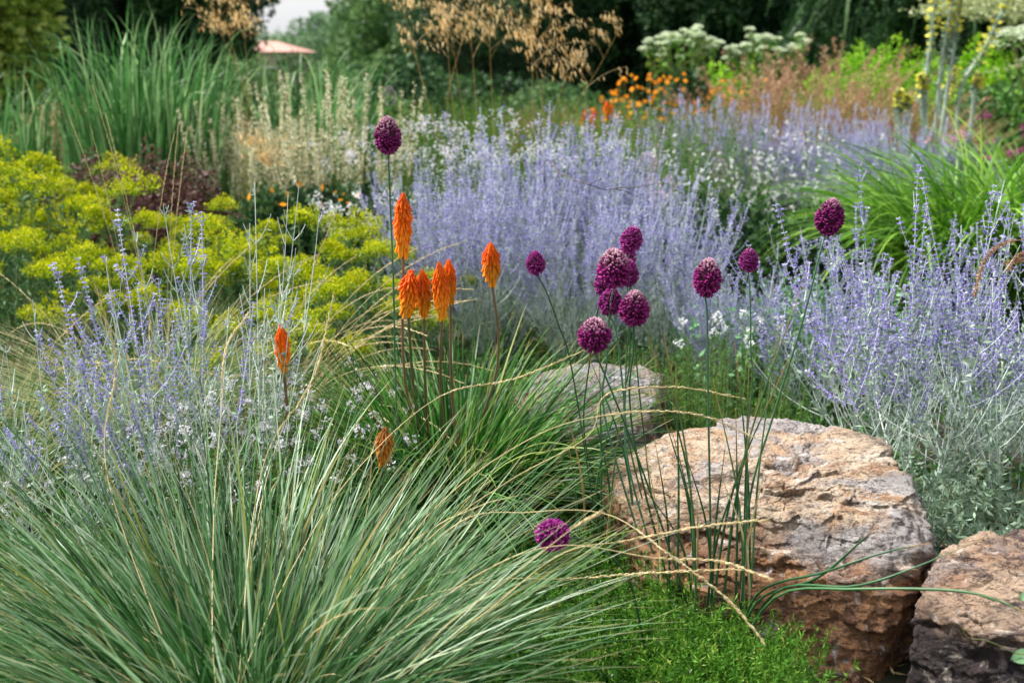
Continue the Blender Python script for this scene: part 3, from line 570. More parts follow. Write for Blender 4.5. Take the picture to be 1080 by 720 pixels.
heads = [(425, 203, 425, 266, 20, 3.05, 430, 420, 'poker_flower', 1.0), (434, 284, 430, 326, 19, 3.0, 440, 440, 'poker_flower', 1.5), (445, 284, 447, 326, 19, 3.05, 450, 440, 'poker_flower', .9),
         (463, 276, 466, 329, 20, 2.98, 466, 430, 'poker_flower', .9), (473, 273, 475, 316, 16, 3.06, 478, 430, 'poker_flower', .9), (517, 255, 519, 293, 19, 3.12, 522, 400, 'poker_flower', 1.1)]
def poker_spike(plant, base, h, rng):
    tx, ty, bx, by, w, d, mx_, my_, mt, spr = h; top, bot = P(tx, ty, d), P(bx, by, d); wid = .86 * w / FPX * d
    C = spline([base, P(mx_, my_, (d + base[1]) / 2), bot * .96 + P(mx_, my_, d) * .04, bot * .6 + top * .4], 20)
    mb = MB(); tube(mb, C[None], .0042, 7, np.array([rng.random()]), .75); st = mb.build('flower_stem', M['poker_stem'], plant, off=plant.location)
    return poker_head(None, top, bot, rng, wid, mt, int(260 * (by - ty) / 50), st, plant.location, spr)
for h in heads: poker_spike(kn, KN + np.array([rng.normal(0, .05), rng.normal(0, .05), 0]), h, rng)
for (bx, d, h, lab) in [(308, 2.9, (296, 341, 299, 388, 17, 2.8, 304, 440, 'poker_flower', .9), 'single low torch flower at the left, beside white blossom'),
                        (398, 2.75, (406, 450, 405, 486, 17, 2.6, 402, 520, 'spent_flower', 1.6), 'fading torch flower drooping into the blue green grass')]:
    b = np.array([gx(bx, d), d, 0.]); k = thing('red_hot_poker', lab, 'flowering plant', b, group='torch flower plants')
    tuft(k, rng, 70, .04, (.25, .4), (.05, .9), (.3, 1.4), (.005, .009), 'poker_leaf', 'leaves', 9, .5, fold=.2)
    poker_spike(k, b, h, rng)

# ---------------------------------------------------------------- drumstick alliums
def allium_head(parent, off, base, axis, h, w, rng, pale, violet=False, loose=0):
    a = nrm(axis); X = nrm(np.cross(a, [.2, 1, .3])); Y = np.cross(a, X); c = base + a * h * .5
    n = 430; i = np.arange(n) + .5; z = 1 - 2 * i / n; z = np.clip(z + rng.normal(0, .03, n), -.995, .995); ph = i * 2.399963 + rng.normal(0, .6, n); s = np.sqrt(1 - z * z)
    shp = np.where(z > -.2, s * (1 - .36 * (np.clip(z + .2, 0, 2) / 1.2) ** 1.3), s)       # egg: narrower towards the tip
    o = X * (np.cos(ph) * shp)[:, None] * w / 2 + Y * (np.sin(ph) * shp)[:, None] * w / 2 + a * (z * h / 2)[:, None]
    d = nrm(X * (np.cos(ph) * s)[:, None] + Y * (np.sin(ph) * s)[:, None] + a * (z * .8 + .35)[:, None] + rng.normal(0, .22 + loose, (n, 3)))
    t = np.clip((z + 1) / 2, 0, 1); mb = MB()
    L = w * .17 * rng.uniform(.8, 1.2, n) * (1 - .3 * t); pl = np.clip((t - (1 - pale)) / max(pale, .01), 0, 1)
    buds(mb, c + o * .86, d, L, w * .10 * (1 - .15 * t), rng.random(n), np.clip(pl * rng.uniform(.5, 1.2, n), 0, 1), 4, .6, .45)
    hd = mb.build('flower_head', M['allium_floret_violet' if violet else 'allium_floret'], parent, off=off)
    k = rng.random(n) < .8; mb = MB(); petals(mb, (c + o * .86 + d * L[:, None] * .9)[k], d[k], w * .075, w * .024, rng, rng.random(k.sum()), .5); mb.build('stamens', M['allium_stamen'], hd)
    bm = bmesh.new(); bmesh.ops.create_uvsphere(bm, u_segments=16, v_segments=10, radius=1); V = np.array([v.co[:] for v in bm.verts]); F = [[v.index for v in f.verts] for f in bm.faces]; bm.free()
    Vw = c + (X * V[:, :1] * w / 2 + Y * V[:, 1:2] * w / 2) * .84 * (1 - .34 * np.clip((V[:, 2:3] + .2) / 1.2, 0, 1) ** 1.3) + a * V[:, 2:3] * h / 2 * .84
    mb = MB(); q = np.array([f for f in F if len(f) == 4]); tr = np.array([f for f in F if len(f) == 3]); mb.add(Vw, q); mb.add(Vw, tr); mb.build('seed_core', M['allium_core'], hd, off=off)
    if off is not None: pass
    return hd
AL = [ # cx, cy, w, h, tilt deg, d, pale, violet, stem waypoints (px, py), base (px, d), label
 (409, 144, 26, 38, 0, 2.75, .75, 0, [(411, 200), (415, 300), (417, 395)], (424, 2.9), 'tallest drumstick allium, dark head on a straight stem above the orange torch flowers'),
 (565, 278, 19, 25, -4, 2.7, .15, 1, [(575, 305), (590, 345), (605, 400)], (640, 2.75), 'small drumstick allium head alone left of the cluster, on a slanting stem'),
 (666, 253, 22, 27, 14, 2.75, .35, 1, [(664, 290), (668, 340), (676, 430)], (700, 2.72), 'uppermost tilted drumstick allium of the crowded cluster'),
 (660, 271, 20, 20, -6, 2.85, .1, 1, [(664, 300), (664, 380), (660, 450)], (700, 2.85), 'small allium head tucked just under the uppermost head of the cluster'),
 (648, 284, 34, 40, -5, 2.55, .7, 0, [(644, 320), (640, 380), (640, 450)], (700, 2.66), 'largest drumstick allium with a pale crown in the middle of the cluster'),
 (663, 289, 20, 28, 4, 2.72, .2, 1, [(664, 330), (660, 400), (664, 470)], (704, 2.76), 'allium head half hidden to the right of the largest pale crowned one'),
 (636, 300, 18, 26, -4, 2.75, .05, 1, [(630, 330), (622, 380), (618, 470)], (660, 2.86), 'allium head half hidden to the left of the largest pale crowned one'),
 (644, 319, 24, 29, 8, 2.6, .15, 1, [(650, 350), (658, 420), (665, 500)], (712, 2.6), 'plum allium head hanging below the largest one'),
 (669, 326, 30, 37, 0, 2.5, .45, 0, [(668, 370), (664, 420), (676, 500)], (722, 2.52), 'dark allium head at the lower right of the cluster, above the grey boulder'),
 (627, 354, 33, 35, 0, 2.45, .6, 0, [(640, 400), (668, 470), (700, 560)], (744, 2.45), 'lowest dark allium head of the cluster, in front of the pale boulder'),
 (746, 294, 28, 41, 3, 2.48, .55, 0, [(746, 340), (747, 430), (749, 540)], (752, 2.5), 'allium with a straight dark stem standing clear in front of the tan boulder'),
 (790, 275, 19, 24, 0, 2.9, .35, 1, [(791, 310), (792, 370), (792, 420)], (770, 2.9), 'small distant allium head between the straight stemmed one and the far right one'),
 (875, 230, 28, 38, 10, 2.6, .35, 0, [(866, 262), (846, 340), (815, 440), (790, 530)], (778, 2.45), 'allium head leaning far to the right on a long curved stem'),
 (583, 564, 34, 38, -30, 2.1, .2, 1, [(620, 570), (650, 592), (668, 625)], (690, 2.3), 'low round allium head bending down into the green mat')]
rng = np.random.default_rng(77)
for (cx, cy, w, h, tl, d, pale, vio, way, (bx, bd), lab) in AL:
    base = np.array([gx(bx, bd), bd, 0.]); base[0] = float(P(bx, 620, bd)[0])
    a = thing('allium', lab, 'flower', base, group='drumstick alliums'); th = R(tl); ax = np.array([math.sin(th), -.1, math.cos(th)])
    if tl == -30: ax = nrm(np.array([-.75, -.35, .3]))
    hh, ww = 1.05 * h / FPX * d, 1.0 * w / FPX * d; cen = P(cx, cy, d); bot = cen - nrm(ax) * hh * .46
    m = len(way); pts = [base] + [P(x, y, d + (bd - d) * (i + 1) / (m + 1)) for i, (x, y) in enumerate(way)][::-1] + [bot]
    mb = MB(); tube(mb, spline(pts, 30)[None], .0026 if w > 22 else .0021, 7, np.array([rng.random() * .8]), .7); st = mb.build('stem', M['allium_stem'], a, off=base)
    allium_head(a, base, bot, ax, hh, ww, rng, pale, vio)
# the tufts of tubular allium leaves in front of the boulder
def leaf_tuft(name, label, base, blades, rng, mat='allium_leaf', cat='leaves', group=None, w=.0052):
    t_ = thing(name, label, cat, base, group=group)
    for pts, dry in blades:
        C = spline(pts, 22)[None]; mb = MB(); tube(mb, C, np.array([np.clip(np.sin(np.linspace(.25, 1, 22) * math.pi) + .2, .12, 1) * w * .5]), 6, np.array([rng.random() * .9]))
        mb.build('dry_leaf' if dry else 'leaf', M['dry_blade' if dry else mat], t_, off=base)
    return t_
def upright(base, px, tops, d0, rng, bend=0):
    out = []
    for (tx, ty, d, dry) in tops:
        b = base + np.array([rng.normal(0, .035), rng.normal(0, .015), 0]); e = P(tx, ty, d); mid = b * .5 + e * .5 + np.array([(b[0] - e[0]) * .18, rng.normal(0, .01), .05])
        out.append(([b, b * .75 + mid * .25 + [0, 0, .02], mid, e], dry))
    return out
B1 = P(722, 655, 2.5); B1[2] = 0; B2 = P(776, 665, 2.44); B2[2] = 0; B3 = P(640, 560, 2.75); B3[2] = 0
leaf_tuft('allium_leaves', 'upright tubular leaves rising before the left end of the tan boulder', B1,
          upright(B1, 722, [(683, 350, 2.5, 0), (700, 352, 2.55, 0), (694, 420, 2.5, 0), (712, 380, 2.5, 0), (708, 450, 2.5, 0), (690, 460, 2.5, 0), (720, 470, 2.45, 0), (668, 500, 2.45, 0), (735, 520, 2.45, 1), (680, 470, 2.5, 1)], 0, rng), rng, group='tufts of tubular leaves')
t2 = upright(B2, 776, [(846, 300, 2.5, 0), (822, 340, 2.5, 0), (775, 360, 2.5, 0), (790, 380, 2.5, 0), (801, 420, 2.45, 0), (776, 430, 2.45, 0), (765, 470, 2.45, 0), (833, 375, 2.5, 0), (793, 470, 2.4, 0), (760, 500, 2.4, 1), (806, 500, 2.4, 1), (789, 440, 2.42, 0), (752, 400, 2.5, 0)], 0, rng)
for pts in ([(800, 633, 2.3), (860, 610, 2.2), (900, 578, 2.15), (926, 553, 2.12)], [(800, 625, 2.3), (870, 603, 2.15), (930, 583, 2.1), (982, 572, 2.08)], [(820, 623, 2.25), (900, 618, 2.1), (960, 600, 2.05), (1040, 566, 2.0)], [(820, 628, 2.2), (900, 621, 2.05), (1000, 622, 1.95), (1050, 632, 1.9), (1100, 655, 1.85)]):
    t2.append(([B2] + [P(*q) for q in pts], 0))
leaf_tuft('allium_leaves', 'tubular leaves fanning across the face of the tan boulder to the right', B2, t2, rng, group='tufts of tubular leaves')
leaf_tuft('allium_leaves', 'grey green tubular leaves between the poker clump and the tan boulder', B3,
          upright(B3, 640, [(617, 365, 2.8, 0), (632, 372, 2.8, 0), (622, 420, 2.75, 0), (655, 440, 2.7, 0), (600, 470, 2.7, 0), (660, 400, 2.75, 0), (597, 430, 2.7, 1), (650, 500, 2.6, 1)], 0, rng), rng, group='tufts of tubular leaves', w=.006)
# ---------------------------------------------------------------- russian sage
protos = {}
def sage(key, seed, loc, rz, sc, lab, grp, **kw):
    if key not in protos:
        t = thing('russian_sage', lab, 'shrub', loc, group=grp, rz=rz); sage_parts(t, np.random.default_rng(seed), **kw); t.scale = (sc,) * 3; protos[key] = t
    else: t = dup(protos[key], loc, rz, sc, lab, grp)
    return t
GS = 'russian sage shrubs in the middle of the bed'
# middle drift
for i, (px, d, hh, lab) in enumerate([
    (520, 5.0, .80, 'lavender blue sage behind the torch flowers, nearest the white blossom'),
    (610, 4.8, .74, 'lavender blue sage directly behind the crowded allium heads'),
    (700, 5.0, .74, 'lavender blue sage at the right end of the middle drift'),
    (455, 5.35, .78, 'silvery sage at the left end of the middle drift behind the tallest allium'),
    (570, 5.8, .95, 'lavender blue sage at the back of the drift beneath the golden oat plumes'),
    (650, 5.8, .90, 'lavender blue sage at the back right of the middle drift'),
    (765, 4.5, .5, 'short sparse sage behind the small distant allium head')]):
    sage(('m', i % 3), 40 + i % 3, (gx(px, d), d, 0), i * 1.3, hh / .85, lab, GS, n=62, h=.85, lean=(.02, .62), dens=.95, leaf=1.0, nodes=10, fsize=1.5, sp0=.014, sr=1.3)
# right foreground
for i, (px, d, hh, lab) in enumerate([
    (985, 3.3, .90, 'nearest russian sage, spreading over the boulders at the right'),
    (1090, 3.2, .86, 'russian sage with grey leaves cut off by the right edge'),
    (925, 3.9, .72, 'russian sage behind the tan boulder, left of the nearest one'),
    (1055, 3.8, .7, 'tall russian sage in front of the lime green arching grass'),
    (860, 4.2, .56, 'russian sage behind the leaning allium stem')]):
    sage(('r', i % 2), 60 + i % 2, (gx(px, d), d, 0), i * 2.1 + .4, hh / .75, lab, 'russian sage shrubs behind the boulders', n=27, h=.75, lean=(.03, .85), dens=.9, leaf=1.5, lsz=.9, npet=7, nodes=8, fl_from=.32, fsize=1.25, sp0=.0115, sr=1.25)
# left, few stems
for i, (px, d, hh, lab, az) in enumerate([
    (170, 2.75, .88, 'sparse sage with the bluest flower spikes at the left', 0),
    (35, 2.7, .74, 'thin silvery sage stems at the left edge', 0),
    (238, 2.9, .94, 'silvery leafy sage with few flowers in front of the chartreuse heads', 0)]):
    t = thing('russian_sage', lab, 'shrub', (gx(px, d), d, 0), group='sparse russian sage at the left')
    sage_parts(t, np.random.default_rng(80 + i), n=[15, 14, 12][i], h=hh, lean=(.02, .42), dens=[.7, .22, .08][i], leaf=2.0, lsz=.95, nodes=8, fsize=1.15, sp0=.0095, sr=1.4, npet=7)
# back drift
for i, (px, d, hh, lab) in enumerate([
    (735, 8.6, .95, 'distant grey blue sage below the dark leafed shrub'), (800, 8.8, .93, 'distant sage behind the white blossom, left half'), (865, 8.4, .88, 'distant violet sage between white blossom and lime grass'),
    (910, 8.8, .86, 'distant violet sage beneath the yellow spires'), (955, 8.3, .8, 'distant sage showing over the top of the lime grass')]):
    sage(('m', i % 3), 0, (gx(px, d), d, 0), i * 1.9, hh / .85, lab, 'russian sage shrubs at the back')

# ---------------------------------------------------------------- chartreuse spurge mounds
def spurge_head(root, rng, c, r):
    n = 620; d = rdir(rng, n); d[:, 2] = np.abs(d[:, 2]) - .15; g = 1 + .75 * fbm(d * 3.2 + c * 17, 3, 3); p = c + d * (r * g * (1 - .35 * rng.random(n) ** 2))[:, None] * [1, 1, .72]
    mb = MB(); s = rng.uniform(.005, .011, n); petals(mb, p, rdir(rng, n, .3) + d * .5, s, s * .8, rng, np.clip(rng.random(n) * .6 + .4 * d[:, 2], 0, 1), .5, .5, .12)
    return mb.build('flower_head', M['spurge_head'], root)
def spurge(loc, rz, sc, lab, seed=0):
    k = ('sp', seed)
    if k in protos: return dup(protos[k], loc, rz, sc, lab, 'chartreuse spurge mounds')
    rng = np.random.default_rng(200 + seed); t = thing('spurge', lab, 'flowering plant', loc, group='chartreuse spurge mounds', rz=rz); t.scale = sc; protos[k] = t
    H = 14; i = np.arange(H) + .5; rr = .36 * np.sqrt(i / H); ph = i * 2.4 + rng.normal(0, .35, H); hz = .46 - .7 * rr ** 1.5 + rng.normal(0, .05, H)
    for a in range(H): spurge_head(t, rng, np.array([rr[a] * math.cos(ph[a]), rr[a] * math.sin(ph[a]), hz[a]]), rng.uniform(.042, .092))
    b = disc(rng, H * 2, .1); C = []
    for a in range(H * 2):
        j = a % H; e = np.array([rr[j] * math.cos(ph[j]), rr[j] * math.sin(ph[j]), hz[j]]) + rng.normal(0, .025, 3); C.append(spline([b[a], b[a] * .4 + e * .6 + [0, 0, -.06], e], 9))
    C = np.array(C); mb = MB(); tube(mb, C, .0022, 4, rng.random(len(C))); mb.build('stems', M['olive_stem'], t)
    q = rng.uniform(.25, .97, (len(C), 70)); p, T = along(C, q); p = p.reshape(-1, 3); v = rdir(rng, len(p), .15) + T.reshape(-1, 3) * .3; s = rng.uniform(.018, .038, len(p)); mb = MB()
    petals(mb, p, v, s, s * .26, rng, rng.random(len(p)), .5, .5, .08); mb.build('leaves', M['spurge_leaf'], t); return t
for i, (px, d, sc, lab) in enumerate([
    (300, 3.95, .8, 'front chartreuse mound, closest to the low orange torch flower'), (365, 4.4, .92, 'chartreuse mound directly behind the tawny arching stalks'), (262, 4.7, .95, 'chartreuse mound behind the leafy silver sage stem'),
    (412, 5.0, .92, 'chartreuse mound at the right, touching the middle sage drift'), (325, 5.2, 1.05, 'rearmost chartreuse mound in front of the orange foliage'), (195, 4.7, 1.0, 'chartreuse mound behind the blue sage flowers'),
    (90, 4.7, .95, 'chartreuse mound in the left half behind tawny stalks'), (10, 4.9, 1.05, 'chartreuse mound at the left edge'), (60, 5.5, 1.25, 'tall chartreuse mound near the left edge'), (135, 5.6, 1.05, 'chartreuse mound in front of the dark purple foliage, left'),
    (-5, 6.1, 1.45, 'highest chartreuse mound at the far left'), (235, 5.6, 1.0, 'chartreuse mound in front of the dark purple foliage, right'), (50, 6.6, 1.2, 'rear chartreuse mound touching the left reed clump')]):
    spurge((gx(px, d), d, 0), i * 1.7, (sc * 1.0, sc * 1.0, sc * 1.16), lab, i % 2)

# ---------------------------------------------------------------- white and pink small flowers
def speckle_plant(name, loc, lab, cat, rng, n, r0, h, lean, leaf, petal, mat, head=8, top=.55, rad=.012, grp=None, leafmat='green_leaf', per=30, heads=1):
    t = thing(name, lab, cat, loc, group=grp)
    C = stemmy(t, rng, n, r0, h, lean, leaf, .35, per, leafmat)
    k = heads; q = np.clip(1 - rng.random((n, k)) * (1 - top), 0, .999) if k > 1 else np.full((n, 1), .999); p, T = along(C, q); p = p.reshape(-1, 3); p = np.repeat(p, head, 0) + rdir(rng, len(p) * head, .4) * (rad * rng.random((len(p) * head, 1)) ** .5)
    per_ = head * (k if k > 1 else 1)
    for i0 in range(0, len(p), per_):
        pp = p[i0:i0 + per_]; m = len(pp); mb = MB(); N_ = rdir(rng, m, .8); X = nrm(np.cross(N_, [.3, .1, .9])); Y = np.cross(N_, X)
        for j in range(4):
            a = j * math.pi / 2; petals(mb, pp, X * math.cos(a) + Y * math.sin(a) + N_ * .25, petal, petal * .8, rng, rng.random(m), .5, .6)
        mb.build('flower_cluster', M[mat], t)
    return t
rng = np.random.default_rng(31)
for (px, d, n, h, mt, lab) in [(240, 2.75, 44, (.32, .48), 'lilac_white', 'low plant with pinkish white blossom between sage and torch flower'), (315, 2.95, 44, (.32, .47), 'lilac_white', 'low white blossom just right of the low torch flower'),
                              (195, 2.8, 26, (.3, .44), 'lilac_white', 'low white blossom at the foot of the bluest sage'), (360, 3.35, 24, (.22, .4), 'lilac_white', 'low white blossom at the left foot of the poker clump'), (60, 2.8, 16, (.2, .38), 'lilac_white', 'scattered white blossom below the thin silvery sage stems')]:
    speckle_plant('low_blossom', (gx(px, d), d, 0), lab, 'flowering plant', rng, n, .14, h, .45, (.012, .03), .0062, mt, 10, .8, .018, 'low white blossom at the left', 'green_leaf', 40)
for (px, d, n, h, mt, lab, r0) in [(430, 6.6, 40, (.7, .92), 'lilac_white', 'pale lilac flat flower heads behind the tallest allium', .3), (500, 6.9, 40, (.7, .96), 'lilac_white', 'pale flower heads in front of the golden oat plumes', .3), (560, 6.5, 26, (.68, .88), 'white_flower', 'loose white blossom rising behind the middle sage drift', .25),
                               (400, 6.1, 22, (.4, .62), 'white_flower', 'white blossom between the spurge and the silvery sage', .2), (625, 6.9, 22, (.65, .8), 'white_flower', 'sparse white blossom behind the back right of the middle sage', .2)]:
    speckle_plant('white_blossom', (gx(px, d), d, 0), lab, 'flowering plant', rng, n, r0, h, .35, (.02, .04), .0085, mt, 14, .75, .045, 'white blossom behind the middle sage', 'sage_leaf', 26)
for (px, d, n, lab) in [(845, 7.2, 34, 'airy white gaura in front of the distant violet sage'), (785, 7.0, 22, 'thin white gaura left of the airy one'), (745, 6.6, 16, 'sparse white gaura at the right end of the middle drift')]:
    speckle_plant('gaura', (gx(px, d), d, 0), lab, 'flowering plant', rng, n, .16, (.6, .95), .4, (.02, .045), .014, 'white_flower', 1, .4, .01, 'airy white gaura plants', 'green_leaf', 26, 6)
for (px, d, lab) in [(770, 3.9, 'few white and lilac blooms right of the straight stemmed allium'), ]:
    speckle_plant('phlox', (gx(px, d), d, 0), lab, 'flowering plant', rng, 14, .1, (.36, .44), .3, (.02, .035), .008, 'white_flower', 9, .8, .02, None, 'green_leaf', 40)

# ---------------------------------------------------------------- green fillers
def herb(px, d, n, r0, h, lean, leaf, lw, per, mat, lab, name='herb', cat='shrub', grp=None, rng=np.random.default_rng(4), **k):
    t = thing(name, lab, cat, (gx(px, d), d, 0), group=grp); stemmy(t, rng, n, r0, h, lean, leaf, lw, per, mat, **k); return t
herb(755, 3.55, 150, .24, (.26, .44), .3, (.018, .034), .1, 60, 'green_leaf', 'rosemary like green shrub behind the tan boulder', 'rosemary', upl=.9)
herb(690, 3.75, 90, .17, (.24, .4), .3, (.018, .034), .1, 60, 'green_leaf', 'smaller rosemary like shrub above the pale boulder', 'rosemary', upl=.9)
herb(835, 3.6, 60, .2, (.12, .22), .7, (.02, .04), .45, 26, 'green_leaf', 'low dark leafy plant in the gap behind the tan boulder', 'low_plant', 'plant')
for i, (px, d, r0, lab) in enumerate([(850, 4.6, .3, 'rounded glaucous leaves behind the leaning allium stem'), (910, 4.8, .3, 'rounded glaucous leaves under the right hand sage'), (800, 4.5, .25, 'low glaucous foliage right of the small distant allium')]):
    herb(px, d, 60, r0, (.3, .42), .4, (.03, .05), .6, 30, 'glaucous_leaf', lab, 'sedum', 'plant', 'glaucous foliage in the middle')
herb(1000, 3.05, 70, .2, (.1, .24), 1.0, (.02, .045), .3, 40, 'sage_leaf', 'grey green foliage at the base of the nearest sage', 'low_plant', 'plant')
herb(1090, 3.0, 70, .22, (.1, .3), .9, (.02, .045), .3, 40, 'sage_leaf', 'grey green foliage at the right edge above the dark boulder', 'low_plant', 'plant')
herb(60, 3.15, 90, .4, (.1, .26), .6, (.02, .04), .4, 36, 'green_leaf', 'leafy green growth below the thin silvery stems', 'low_plant', 'plant')
herb(230, 3.45, 130, .4, (.12, .3), .6, (.02, .04), .4, 36, 'green_leaf', 'leafy green growth behind the pinkish blossom', 'low_plant', 'plant')
herb(380, 3.75, 90, .25, (.12, .3), .6, (.02, .045), .4, 36, 'green_leaf', 'leafy green growth left of the poker clump', 'low_plant', 'plant')
for i, (px, d, h, lab) in enumerate([(470, 9.0, (.75, 1.0), 'soft bright green foliage behind the pale lilac heads, left'), (540, 9.2, (.75, 1.02), 'soft bright green foliage behind the pale lilac heads, right'), (655, 7.6, (.75, 1.02), 'upright green foliage left of the distant sage'), (695, 8.0, (.7, .96), 'upright green foliage below the orange daisies'), (430, 9.6, (.7, .95), 'soft green foliage at the foot of the reeds')]):
    herb(px, d, 240, .5, h, .3, (.03, .06), .14, 46, 'bright_leaf', lab, 'green_perennial', 'plant', 'soft green perennials', upl=1.0)

# ---------------------------------------------------------------- reeds and cream spires, left back
for i, (px, d, n, h, r0, lab) in enumerate([
    (160, 8.0, 420, (.95, 1.6), .36, 'largest clump of broad blue green reed blades'), (15, 8.4, 300, (.8, 1.25), .3, 'reed clump at the left edge'), (205, 8.6, 200, (.9, 1.45), .24, 'reed clump right behind the largest one'),
    (340, 8.8, 340, (.85, 1.38), .36, 'reed clump behind the cream spires'), (88, 9.4, 50, (.7, 1.1), .2, 'thin reed clump between the left edge one and the largest')]):
    t = thing('reed_grass', lab, 'grass clump', (gx(px, d), d, 0), group='blue green reed clumps'); tuft(t, np.random.default_rng(90 + i), n, r0, (h[0] * .8, h[1] * 1.04), (.0, .17), (-.1, 2.1), (.014, .027), 'reed_blade', 'blades', 11, .5, fold=.15, drift=.7, power=6)
for i, (px, d, n, h, lab) in enumerate([(370, 7.4, 40, (.75, 1.22), 'cream flower spires in front of the right hand reeds'), (345, 7.8, 26, (.8, 1.25), 'cream spires left of the front ones, tallest against the trees'), (275, 7.8, 46, (.7, 1.05), 'pale cream spires between the two reed clumps'), (250, 8.4, 30, (.75, 1.05), 'whitish spires below the distant house')]):
    rng = np.random.default_rng(120 + i); t = thing('cream_spires', lab, 'flowering plant', (gx(px, d), d, 0), group='cream flower spires'); C = stemmy(t, rng, n, .3, h, .3, (.03, .06), .3, 14, 'mid_leaf', rad=.003, t0=0)
    spikes(t, rng, C, (.5, .98), 150, (.008, .016), 'cream_flower', .012)
for i, (px, d, lab) in enumerate([(205, 6.9, 'dark purple foliage in front of the large reeds, left part'), (110, 7.3, 'dark purple foliage behind the chartreuse heads at left'), (165, 7.1, 'dark purple foliage in front of the large reeds, middle')]):
    t = thing('purple_sedum', lab, 'plant', (gx(px, d), d, 0), group='dark purple foliage plants'); rng = np.random.default_rng(140 + i); branches(t, rng, 20, .1, .4, .8, .004); dome(t, rng, .38, .64, 4800, .03, 'maroon_leaf')
for i, (px, d, lab) in enumerate([(300, 6.7, 'leafy plant with a few orange leaves below the cream spires'), (350, 6.9, 'dark leafy plant right of the orange leaved one'), (395, 7.2, 'dark green leafy plant at the foot of the cream spires')]):
    t = thing('leafy_perennial', lab, 'plant', (gx(px, d), d, 0), group='leafy plants below the spires'); rng = np.random.default_rng(150 + i); branches(t, rng, 16, .1, .4, .8, .004); dome(t, rng, .32, .52, 1900, .055, 'dark_leaf')
    if i < 2:
        mb = MB(); n = 9; p = disc(rng, n, .3); p[:, 2] = .5 + rng.normal(0, .03, n); petals(mb, p, rdir(rng, n, .1), .05, .03, rng, rng.random(n), .5); mb.build('orange_leaves', M['orange_petal'], t)

# ---------------------------------------------------------------- golden oats (giant feather grass)
def golden_oats(px, d, stems, lab, seed, tuftn=300):
    rng = np.random.default_rng(seed); b = np.array([gx(px, d), d, 0.]); t = thing('golden_oats', lab, 'grass clump', b, group='golden oat grasses')
    if tuftn: tuft(t, rng, tuftn, .15, (.5, .8), (.05, .7), (.2, .9), (.003, .006), 'poker_leaf', 'blades')
    for (x0, y0, x1, y1, len_, wid_) in stems:
        a, e = P(x0, y0, d), P(x1, y1, d + rng.normal(0, .15)); ext = e + (e - a) * .02
        C = spline([b + disc(rng, 1, .1)[0], a * .6 + b * .4 + [0, 0, .02], a, a * .4 + e * .6, ext], 30); mb = MB(); tube(mb, C[None], .002, 5, np.array([.5]), .35); st = mb.build('flower_stalk', M['gold_stem'], t, off=b)
        # panicle: whorls of thin branches carrying nodding spikelets
        nb = 13; q = 1 - len_ * rng.random((1, nb)); p, T = along(C[None], q); p, T = p[0], T[0]; v = rdir(rng, nb); v = nrm(v - T * (v * T).sum(-1, keepdims=True)); az = np.arctan2(v[:, 1], v[:, 0])
        bl = 1.8 * wid_ * rng.uniform(.35, 1.1, nb) * np.clip(.45 + q[0] * .0 + .8 * (1 - q[0]) / len_, 0, 1.1)
        B = curves(rng, p, az, rng.uniform(.35, .9, nb), bl, rng.uniform(.4, 1.3, nb), 6, .3)
        mb = MB(); tube(mb, B, .0009, 3, rng.random(nb)); tube(mb, B * 1.0, .0006, 3, rng.random(nb))
        qq = rng.uniform(.3, 1, (nb, 7)); sp_, TT = along(B, qq); sp_ = sp_.reshape(-1, 3); m = len(sp_); dr = rdir(rng, m) * .45 + np.array([.25, 0, -.9]); off_ = rdir(rng, m) * .02
        for k in range(2): petals(mb, sp_ + off_, dr + rdir(rng, m) * .16, rng.uniform(.026, .044, m), .0062, rng, rng.random(m), .5, .4, .1)
        mb.build('panicle', M['plume'], st, off=b * 0 + b)
golden_oats(520, 6.9, [(455, 120, 424, 6, .30, .20), (478, 115, 468, 0, .33, .22), (487, 110, 474, 22, .30, .2), (520, 130, 515, 12, .30, .2), (472, 115, 498, -8, .3, .22), (503, 118, 492, -20, .35, .22)], 'golden oat grass with the densest plumes against the dark trees', 300)
golden_oats(590, 6.7, [(563, 135, 560, 2, .33, .2), (570, 135, 583, -6, .3, .2), (597, 135, 655, 28, .36, .2), (575, 130, 560, 40, .25, .16), (580, 140, 602, 60, .25, .14)], 'golden oat grass leaning right over the orange pokers', 301)
golden_oats(262, 7.6, [(255, 90, 240, 28, .2, .2), (258, 95, 222, 8, .24, .22), (262, 90, 256, 20, .2, .16)], 'golden oat plumes in front of the dark tree at upper left', 302, 120)
golden_oats(296, 7.0, [(290, 185, 268, 150, .2, .14), (292, 190, 284, 168, .2, .12)], 'low straw coloured plume among the cream spires', 303, 40)

# ---------------------------------------------------------------- lime arching grass, right
for i, (px, d, n, sc, lab) in enumerate([(1018, 5.9, 760, 1.06, 'lime green arching grass mound, left half'), (1090, 6.0, 760, 1.12, 'lime green arching grass mound at the right edge'), (972, 6.4, 200, .66, 'small lime grass tuft at the left of the arching mound')]):
    t = thing('lime_grass', lab, 'grass clump', (gx(px, d), d, 0), group='lime green arching grasses'); tuft(t, np.random.default_rng(160 + i), n, .2, (.8 * sc, 1.2 * sc), (.0, .4), (.9, 2.5), (.009, .018), 'lime_blade', 'blades', 12, .35, fold=.15, drift=.3)
t = thing('foxtail_grass', 'rust brown nodding seed tassels hanging in from the right edge', 'plant', P(1150, 560, 2.9) * [1, 1, 0])
rng = np.random.default_rng(170); b = np.array(t.location)
tuft(t, rng, 60, .05, (.3, .5), (.05, .4), (.2, .8), (.006, .012), 'green_leaf', 'leaves')
